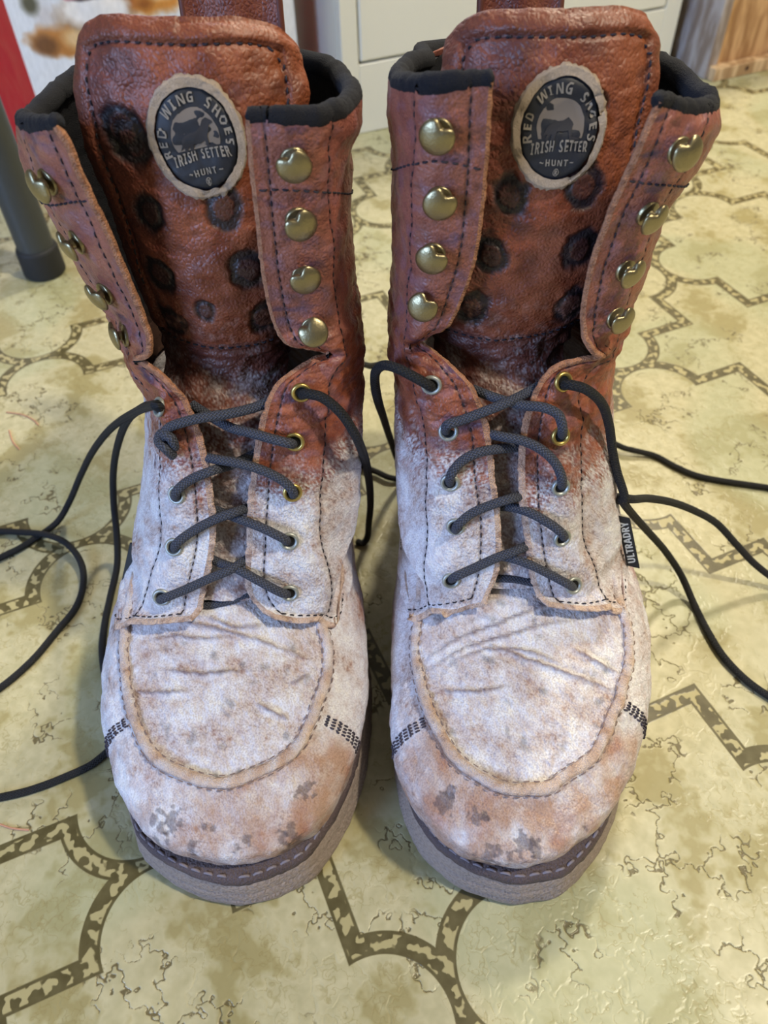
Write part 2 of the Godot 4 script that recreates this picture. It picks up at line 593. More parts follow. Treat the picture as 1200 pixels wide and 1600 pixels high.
func floor_build() -> void:
	var S := 1280
	var mk := func(type: int, f: float, oct: int, sd: int, sz: int) -> PackedByteArray:
		var n := FastNoiseLite.new()
		n.seed = sd
		n.noise_type = type
		n.frequency = f
		n.fractal_type = FastNoiseLite.FRACTAL_FBM if oct > 1 else FastNoiseLite.FRACTAL_NONE
		n.fractal_octaves = oct
		n.cellular_return_type = FastNoiseLite.RETURN_DISTANCE2_SUB
		n.domain_warp_enabled = type == FastNoiseLite.TYPE_CELLULAR
		n.domain_warp_amplitude = 22.0
		n.domain_warp_frequency = 0.012
		n.domain_warp_fractal_type = FastNoiseLite.DOMAIN_WARP_FRACTAL_NONE
		var im := n.get_seamless_image(sz, sz)
		im.convert(Image.FORMAT_L8)
		if sz != S:
			im.resize(S, S, Image.INTERPOLATE_CUBIC)
		return im.get_data()
	var blotch: PackedByteArray = mk.call(FastNoiseLite.TYPE_SIMPLEX, 0.018, 4, 21, 320)
	var green: PackedByteArray = mk.call(FastNoiseLite.TYPE_SIMPLEX, 0.012, 2, 22, 160)
	var cells: PackedByteArray = mk.call(FastNoiseLite.TYPE_CELLULAR, 0.0155, 1, 23, S)
	var cells2: PackedByteArray = mk.call(FastNoiseLite.TYPE_CELLULAR, 0.032, 1, 24, S)
	var brk: PackedByteArray = mk.call(FastNoiseLite.TYPE_SIMPLEX, 0.02, 2, 25, 320)
	var fleck: PackedByteArray = mk.call(FastNoiseLite.TYPE_SIMPLEX, 0.075, 2, 26, 640)
	var grain: PackedByteArray = mk.call(FastNoiseLite.TYPE_SIMPLEX, 0.06, 3, 27, 640)
	var out := PackedByteArray()
	out.resize(S * S * 3)
	var hgt := PackedByteArray()
	hgt.resize(S * S)
	var k := 0
	for y in S:
		var py := fposmod(2.0 * y / S, 1.0) - 0.5
		var ay := absf(py)
		for x in S:
			var ax := absf(fposmod(2.0 * x / S, 1.0) - 0.5)
			var bl := blotch[k] / 255.0
			var gr := green[k] / 255.0
			var g := grain[k] / 255.0 - 0.5
			# cream stone clouded with olive and a pale green
			var o := clampf((bl - 0.51) * 4.2 + g * 1.8, 0.0, 1.0) * 0.75
			var e := clampf((gr - 0.55) * 5.0, 0.0, 1.0) * 0.42
			var r := lerpf(200 + g * 26, 158, o)
			var gg := lerpf(196 + g * 26, 149, o)
			var b := lerpf(166 + g * 30, 104, o)
			r = lerpf(r, 176, e); gg = lerpf(gg, 186, e); b = lerpf(b, 158, e)
			var h := 0.72 + g * 0.12
			# broken cracks between the stones
			var bk := brk[k] / 255.0
			var wx := int((fleck[k] / 255.0 - 0.5) * 26.0 + g * 22.0)
			var wy := int((fleck[(k + 7777) % (S * S)] / 255.0 - 0.5) * 26.0 - g * 18.0)
			var kk := posmod(y + wy, S) * S + posmod(x + wx, S)
			var c1 := cells[kk] / 255.0
			var w := clampf((bk - 0.53) * 0.28, 0.0, 0.03)
			if c1 < w + 0.05:
				var q := clampf((w + 0.012 - c1) * 40.0, 0.0, 1.0) * clampf((bk - 0.53) * 8.0, 0.0, 1.0)
				r = lerpf(r, 96, q * 0.8); gg = lerpf(gg, 86, q * 0.8); b = lerpf(b, 58, q * 0.8)
				h -= 0.5 * q
			h -= clampf(0.16 - c1, 0.0, 0.16) * 1.4
			var c2 := cells2[kk] / 255.0
			if c2 < 0.07:
				var q2 := clampf((0.07 - c2) * 16.0, 0.0, 1.0) * clampf((0.55 - bk) * 6.0, 0.0, 1.0)
				r = lerpf(r, 150, q2 * 0.4); gg = lerpf(gg, 138, q2 * 0.4); b = lerpf(b, 92, q2 * 0.4)
				h -= 0.12 * q2
			# the printed barbed-quatrefoil band
			var d := maxf(ax, ay) - 0.347
			var dx := ax - 0.347
			var dy := ay - 0.347
			d = minf(d, sqrt(dx * dx + ay * ay) - 0.1585)
			d = minf(d, sqrt(ax * ax + dy * dy) - 0.1585)
			d = absf(d)
			if d < 0.0225:
				var q3 := clampf((0.0225 - d) * 600.0, 0.0, 1.0)
				var fl := clampf((fleck[k] / 255.0 - 0.53) * 16.0, 0.0, 1.0) * clampf((0.0165 - d) * 400.0, 0.0, 1.0)
				var br := lerpf(98 + g * 24, 186, fl)
				var bg := lerpf(91 + g * 24, 178, fl)
				var bb := lerpf(62 + g * 24, 138, fl)
				r = lerpf(r, br, q3); gg = lerpf(gg, bg, q3); b = lerpf(b, bb, q3)
				h = lerpf(h, 0.62 + 0.1 * fl, q3)
			out[k * 3] = clampi(int(r), 0, 255)
			out[k * 3 + 1] = clampi(int(gg), 0, 255)
			out[k * 3 + 2] = clampi(int(b), 0, 255)
			hgt[k] = clampi(int(h * 255), 0, 255)
			k += 1
	var m := mat(rgb(240, 237, 228), 0.36)
	m.albedo_texture = ImageTexture.create_from_image(Image.create_from_data(S, S, false, Image.FORMAT_RGB8, out))
	m.heightmap_enabled = true
	m.heightmap_texture = ImageTexture.create_from_image(Image.create_from_data(S, S, false, Image.FORMAT_L8, hgt))
	m.heightmap_scale = 0.06
	M.floor = m
	var st := tool()
	var period := 0.2199
	var FX := v(0.9261, 0, -0.3773)
	var FZ := v(0.3773, 0, 0.9261)
	var org := v(0.0435, 0, -0.3089)
	var cs := [v(-2.2, 0, -2.52), v(2.22, 0, -2.52), v(2.22, 0, 2.42), v(-2.2, 0, 2.42)]
	for q in cs:
		st.set_normal(Vector3.UP)
		st.set_uv(Vector2((q - org).dot(FX) / period / 2.0 + 0.25, (q - org).dot(FZ) / period / 2.0 + 0.25))
		st.add_vertex(q)
	for t in [0, 1, 2, 0, 2, 3]:
		st.add_index(t)
	st.set_meta("count", 4)
	box_st(st, v(-2.2, -0.12, -2.52), v(4.42, 0, 0), v(0, 0.1199, 0), v(0, 0, 4.94))
	structure("floor", st.commit(), m)

func cabinet() -> void:
	var c := thing("filing_cabinet", "off-white enamelled metal drawer cabinet standing behind the two boots", "cabinet", v(-0.0313, 0, -0.9527))
	var o := v(-0.0313, 0, -0.9527)
	var ux := AX
	var uz := -AZ
	part("body", box(o + uz * 0.012, ux * 0.473, v(0, 0.72, 0), uz * 0.5, 0.003), M.enamel, c)
	# frame in front, drawers set into it
	var st := tool()
	box_st(st, o, ux * 0.0205, v(0, 0.72, 0), uz * 0.012, 0.001)
	box_st(st, o + ux * 0.4485, ux * 0.0245, v(0, 0.72, 0), uz * 0.012, 0.001)
	box_st(st, o + ux * 0.0205, ux * 0.428, v(0, 0.0755, 0), uz * 0.012, 0.001)
	box_st(st, o + ux * 0.0205 + v(0, 0.69, 0), ux * 0.428, v(0, 0.03, 0), uz * 0.012, 0.001)
	part("frame", st.commit(), M.enamel, c)
	part("shadow_gap", box(o + ux * 0.0205 + uz * 0.0115 + v(0, 0.0755, 0), ux * 0.428, v(0, 0.6145, 0), uz * 0.001), M.gap, c)
	for k in 2:
		var d := part("drawer", box(o + ux * 0.0225 + uz * -0.001 + v(0, 0.078 + k * 0.307, 0), ux * 0.424, v(0, 0.302, 0), uz * 0.012, 0.002), M.enamel, c)
		var h := tool()
		box_st(h, o + ux * 0.18 + uz * -0.018 + v(0, 0.24 + k * 0.307, 0), ux * 0.11, v(0, 0.012, 0), uz * 0.016, 0.002)
		part("handle", h.commit(), M.pewter, d)

func crate() -> void:
	var o := v(0.4429, 0, -1.0966)
	var c := thing("wooden_crate", "plywood crate with a pale bottom rail at the right of the cabinet", "crate", o)
	var ux := AX
	var uz := -AZ
	part("side_board", box(o, ux * 0.016, v(0, 0.34, 0), uz * 0.3, 0.001), M.wood_cool_lit, c)
	part("front_panel", box(o + ux * 0.016 + uz * 0.004 + v(0, 0.012, 0), ux * 0.36, v(0, 0.328, 0), uz * 0.012, 0.001), M.wood, c)
	var rail = M.wood.duplicate()
	rail.albedo_color = rgb(216, 186, 146)
	part("bottom_rail", box(o + ux * 0.004 + uz * -0.012, ux * 0.38, v(0, 0.016, 0), uz * 0.016, 0.001), rail, c)
	part("batten", box(o + ux * 0.105 + uz * -0.006 + v(0, 0.016, 0), ux * 0.03, v(0, 0.324, 0), uz * 0.010, 0.001), M.wood, c)
	var kn := tool()
	lathe(kn, o + ux * 0.058 + uz * -0.0121 + v(0, 0.009, 0), AZ, [Vector2(0.003, 0), Vector2(0.0028, 0.0004), Vector2(0, 0.0005)], 10)
	part("knot", kn.commit(), mat(rgb(74, 48, 34), 0.7), c)

func bag() -> void:
	var o := v(-0.3765, 0, -0.9317)
	var b := thing("pet_food_bag", "white and red pet food bag printed with a golden dog, behind the left boot", "bag", o)
	# print: a golden dog's muzzle and paws on white
	var W := 384
	var H := 512
	var im := Image.create(W, H, false, Image.FORMAT_RGB8)
	var blobs := [
		# x, y (metres on the bag), rx, ry, colour, softness
		[0.075, 0.250, 0.095, 0.085, rgb(206, 142, 74), 0.25], [0.03, 0.200, 0.045, 0.05, rgb(214, 208, 200), 0.5],
		[0.050, 0.118, 0.044, 0.020, rgb(190, 128, 68), 0.3], [0.028, 0.113, 0.018, 0.014, rgb(122, 80, 46), 0.6],
		[0.064, 0.118, 0.022, 0.014, rgb(230, 194, 142), 0.6], [0.038, 0.140, 0.020, 0.016, rgb(212, 206, 204), 0.7], [0.024, 0.152, 0.012, 0.014, rgb(96, 92, 72), 0.6],
		[0.146, 0.158, 0.048, 0.026, rgb(206, 138, 64), 0.3], [0.122, 0.150, 0.016, 0.018, rgb(176, 104, 44), 0.6], [0.158, 0.157, 0.022, 0.012, rgb(236, 212, 172), 0.6], [0.140, 0.146, 0.012, 0.008, rgb(150, 90, 40), 0.7],
		[0.086, 0.140, 0.048, 0.020, rgb(176, 152, 128), 0.3], [0.086, 0.144, 0.043, 0.019, rgb(242, 237, 232), 0.4], [0.110, 0.142, 0.014, 0.014, rgb(244, 240, 236), 0.6],
		[0.076, 0.158, 0.020, 0.007, rgb(60, 44, 42), 0.4], [0.066, 0.160, 0.013, 0.008, rgb(226, 120, 150), 0.5], [0.092, 0.166, 0.026, 0.014, rgb(40, 32, 32), 0.4],
		[0.085, 0.215, 0.018, 0.014, rgb(30, 26, 26), 0.3], [0.05, 0.265, 0.008, 0.008, rgb(40, 26, 20), 0.4], [0.12, 0.265, 0.008, 0.008, rgb(40, 26, 20), 0.4],
	]
	for y in H:
		var my := 0.45 * (1.0 - float(y) / H)
		for x in W:
			var mx := 0.30 * x / W
			var c := rgb(232, 234, 238)
			for q in blobs:
				var wob: float = 1.0 + 0.12 * nA.get_noise_2d(mx, my)
				var d: float = sqrt(pow((mx - q[0]) / q[2], 2) + pow((my - q[1]) / q[3], 2)) * wob
				var t := clampf((1.0 - d) / q[5] , 0.0, 1.0)
				c = c.lerp(q[4], t)
			var f := 1.0 + 0.03 * nB.get_noise_2d(mx * 0.8, my * 0.25)
			im.set_pixel(x, y, Color(c.r * f, c.g * f, c.b * f))
	var face := mat(Color.WHITE, 0.38)
	face.albedo_texture = ImageTexture.create_from_image(im)
	var ex := v(0.98, 0, -0.2).normalized()
	var back := v(-0.2, 0, -0.98).normalized()
	var sheet := func(p0: Vector3, e: Vector3, w: float, h: float, bulge: float, n: Vector3) -> Sheet:
		var sh := Sheet.new()
		sh.nu = 40
		sh.nv = 50
		for j in sh.nv:
			for i in sh.nu:
				var a := float(i) / (sh.nu - 1)
				var t := float(j) / (sh.nv - 1)
				var q := p0 + e * w * a + v(0, h * t, 0)
				var k := sin(a * PI) * sin(minf(t * 1.15 + 0.05, 1.0) * PI)
				sh.P.append(q + n * (bulge * k + 0.004 * nA.get_noise_3d(q.x * 0.4, q.y * 0.4, q.z * 0.4) * sin(a * PI)))
		sh.normals()
		return sh
	var f1: Sheet = sheet.call(o, ex, 0.30, 0.45, 0.012, v(0.2, 0, 0.98))
	var uv := PackedVector2Array()
	for j in f1.nv:
		for i in f1.nu:
			uv.append(Vector2(float(i) / (f1.nu - 1), 1.0 - float(j) / (f1.nv - 1)))
	part("front_panel", sheet_mesh(f1, null, null, face, face, uv), null, b)
	var red := mat(rgb(206, 34, 46), 0.36)
	var gl := v(-0.86, 0, -0.5).normalized()
	var f2: Sheet = sheet.call(o + gl * 0.10, -gl, 0.10, 0.45, -0.006, v(-0.5, 0, 0.86))
	part("gusset", sheet_mesh(f2, null, null, red, red), null, b)
	var f3: Sheet = sheet.call(o + ex * 0.30 + back * 0.10, -ex, 0.30, 0.45, 0.01, -v(0.2, 0, 0.98))
	part("back_panel", sheet_mesh(f3, null, null, red, red), null, b)
	var f4: Sheet = sheet.call(o + ex * 0.30, back, 0.10, 0.45, -0.006, v(0.98, 0, -0.2))
	part("side_gusset", sheet_mesh(f4, null, null, red, red), null, b)
	# the small dark lettering that runs up the red side
	var tm := text_flat("HIGH", 0.011)
	var ink := part("lettering", tm, mat(rgb(110, 14, 22), 0.6), b)
	var n := v(-0.5, 0, 0.86).normalized()
	var pos := o + gl * 0.014 + v(0, 0.040, 0) + n * 0.002
	ink.transform = Transform3D(Basis(v(0, 1, 0), gl, v(0, 1, 0).cross(gl)), pos - b.position)

func text_flat(s: String, size: float) -> ArrayMesh:
	var t := TextMesh.new()
	var f := SystemFont.new()
	f.font_names = ["Droid Sans"]
	f.font_weight = 700
	t.font = f
	t.text = s
	t.font_size = 48
	t.pixel_size = size / 48.0
	t.depth = 0.0004
	var m := ArrayMesh.new()
	m.add_surface_from_arrays(Mesh.PRIMITIVE_TRIANGLES, t.surface_get_arrays(0))
	return m

func chair() -> void:
	var o := v(-0.3165, 0, -0.668)
	var c := thing("chair", "dark grey tubular chair leg with a black rubber tip, at the left edge", "chair", o)
	var st := tool()
	lathe(st, o, Vector3.UP, [Vector2(0.0165, 0.018), Vector2(0.0165, 0.5), Vector2(0.0, 0.5)], 28)
	part("leg", st.commit(), mat(rgb(62, 66, 68), 0.45, 0.1), c)
	var t := tool()
	lathe(t, o, Vector3.UP, [Vector2(0, 0), Vector2(0.0175, 0), Vector2(0.0195, 0.002), Vector2(0.0192, 0.024), Vector2(0.0182, 0.027), Vector2(0.0166, 0.0275)], 28)
	part("rubber_tip", t.commit(), mat(rgb(32, 33, 35), 0.7), c)

func debris() -> void:
	var pts := [[v(-.1982,.0006,-.1441),v(-.1918,.0006,-.142),v(-.1828,.0006,-.1408)],[v(-.2833,.0006,-.4417),v(-.2765,.0006,-.4286),v(-.2692,.0006,-.42)],[v(-.2917,.0006,-.4628),v(-.2782,.0006,-.4591),v(-.2679,.0006,-.4527),v(-.2623,.0006,-.4466)]]
	var say := ["curved tan wood splinter on the floor left of the left boot's toe", "short pinkish splinter on the floor near the dark chair leg", "thin curled pinkish thread on the floor beside the left boot's lace"]
	for k in pts.size():
		var st := tool()
		tube(st, spline(pts[k], 0.0008), func(i): return 0.00055, 6)
		tag(part("splinter" if k < 2 else "thread", st.commit(), mat(rgb(196, 146, 118), 0.7), self), say[k], "splinter" if k < 2 else "thread")

# ---------------------------------------------------------------- the boots
var O := PackedVector3Array()       # dense outline of the upper where it is widest
var xl := PackedFloat32Array()
var xr := PackedFloat32Array()
var rad := PackedFloat32Array()
const Z0 := -0.42
const ZT := -0.165                  # front end of the ridge line
const ZH := -0.36
const Y0 := 0.045
const PW := 2.1
var mid := []                       # ridge line: v(x, height, z) from the toe back

func mid_at(z: float) -> Vector3:
	var n := mid.size()
	for k in n - 1:
		var a: Vector3 = mid[k]
		var b: Vector3 = mid[k + 1]
		if z <= a.z and z >= b.z or k == n - 2 or (k == 0 and z > a.z):
			var p0: Vector3 = mid[maxi(k - 1, 0)]
			var p3: Vector3 = mid[mini(k + 2, n - 1)]
			var t := (z - a.z) / (b.z - a.z)
			if t < 0:
				return a + (b - a) * t
			return herm(p0, a, b, p3, clampf(t, 0, 1))
	return mid[0]

func prepare_foot(outline: Array) -> void:
	O = PackedVector3Array()
	var raw := spline(outline, 0.0008, true)
	var skip := 0
	for p in raw:
		if p.z > -0.25 or skip % 5 == 0:
			O.append(p)
		skip += 1
	xl.resize(460); xr.resize(460)
	xl.fill(9); xr.fill(-9)
	rad.resize(361)
	rad.fill(0)
	var pole := mid_at(ZT)
	var n := raw.size()
	for k in n:
		var a := raw[k]
		var b := raw[(k + 1) % n]
		for s in 4:
			var q := a.lerp(b, s / 4.0)
			var i := clampi(roundi((q.z - Z0) * 1000), 0, 459)
			if q.x < mid_at(q.z).x: xl[i] = minf(xl[i], q.x)
			else: xr[i] = maxf(xr[i], q.x)
			if q.z >= ZT - 0.004:
				var ang := rad_to_deg(atan2(q.x - pole.x, q.z - ZT)) + 180.0
				rad[clampi(roundi(ang), 0, 360)] = Vector2(q.x - pole.x, q.z - ZT).length()
	for i in range(1, 361):
		if rad[i] == 0: rad[i] = rad[i - 1]
	for i in range(359, -1, -1):
		if rad[i] == 0: rad[i] = rad[i + 1]
	for i in range(1, 460):
		if xl[i] > 8: xl[i] = xl[i - 1]
		if xr[i] < -8: xr[i] = xr[i - 1]

func foot_r(x: float, z: float) -> float:     # 0 on the ridge line, 1 at the widest outline
	var m := mid_at(clampf(z, ZH, ZT))
	if z > ZT:
		var d := Vector2(x - m.x, z - ZT)
		var ang := rad_to_deg(atan2(d.x, d.y)) + 180.0
		var i := clampi(int(ang), 0, 359)
		return d.length() / lerpf(rad[i], rad[i + 1], ang - i)
	var f := clampf((z - Z0) * 1000, 0, 458)
	var k := int(f)
	var w := (m.x - lerpf(xl[k], xl[k + 1], f - k)) if x < m.x else (lerpf(xr[k], xr[k + 1], f - k) - m.x)
	return absf(x - m.x) / maxf(w, 0.001)

func foot_y(x: float, z: float) -> float:
	var r := minf(foot_r(x, z), 1.0)
	return Y0 + (mid_at(z).y - Y0) * pow(1.0 - pow(r, PW), 1.0 / PW)

func foot_n(x: float, z: float) -> Vector3:
	var e := 0.0012
	return Vector3(foot_y(x - e, z) - foot_y(x + e, z), 2 * e, foot_y(x, z - e) - foot_y(x, z + e)).normalized()

func seg_d(p: Vector2, a: Vector2, b: Vector2) -> float:
	var ab := b - a
	var t := clampf((p - a).dot(ab) / ab.length_squared(), 0, 1)
	return p.distance_to(a + ab * t)

var cur := {}

func mix_dust(p: Vector3, ymid: float) -> float:
	var y := p.y + 0.012 * nA.get_noise_3dv(p) + 0.004 * nB.get_noise_3dv(p)
	var d := smoothstep(ymid + 0.022, ymid - 0.016, y)
	return clampf(d + nC.get_noise_3dv(p) * 1.1 * (1.0 - absf(2 * d - 1)), 0, 1)

var BROWN0 := lin(112, 52, 34)
var BROWN1 := lin(164, 94, 68)
var DUST0 := lin(228, 228, 238)
var DUST1 := lin(206, 189, 184)
var WEAR := lin(150, 104, 84)
var TAN := lin(184, 150, 130)
var CRACK := lin(128, 96, 88)
var GREY := lin(92, 84, 90)

func brown(p: Vector3) -> Color:
	var a := nA.get_noise_3dv(p * 1.3)
	return BROWN0.lerp(BROWN1, clampf(0.5 + a * 0.9 + nB.get_noise_3dv(p) * 0.15, 0, 1))

func dusty(p: Vector3, show: float) -> Color:
	var a := nA.get_noise_3dv(p * 0.9 + v(3, 1, 2))
	var b := nB.get_noise_3dv(p * 0.8)
	var c := DUST0.lerp(DUST1, clampf(0.38 + a * 0.85 + b * 0.45, 0, 1))
	var f := nC.get_noise_3dv(p)
	var s := clampf((f * 0.30 + b * 0.9 + a * 0.9 - 0.70 + show) * 2.4, 0, 1)
	c = c.lerp(Color(0.86, 0.84, 0.84), clampf((f * 0.25 - b * 0.6 - a * 0.9 - 0.2) * 1.6, 0, 0.8))
	c = c.lerp(WEAR, s * 0.6)
	var k := clampf(1.0 - (nD.get_noise_3dv(p * v(0.8, 1.3, 0.9)) + 1.0) / 0.11, 0, 1) * clampf(0.35 + a * 1.6 + show * 3.0, 0, 1)
	return c.lerp(CRACK, k * 0.62)

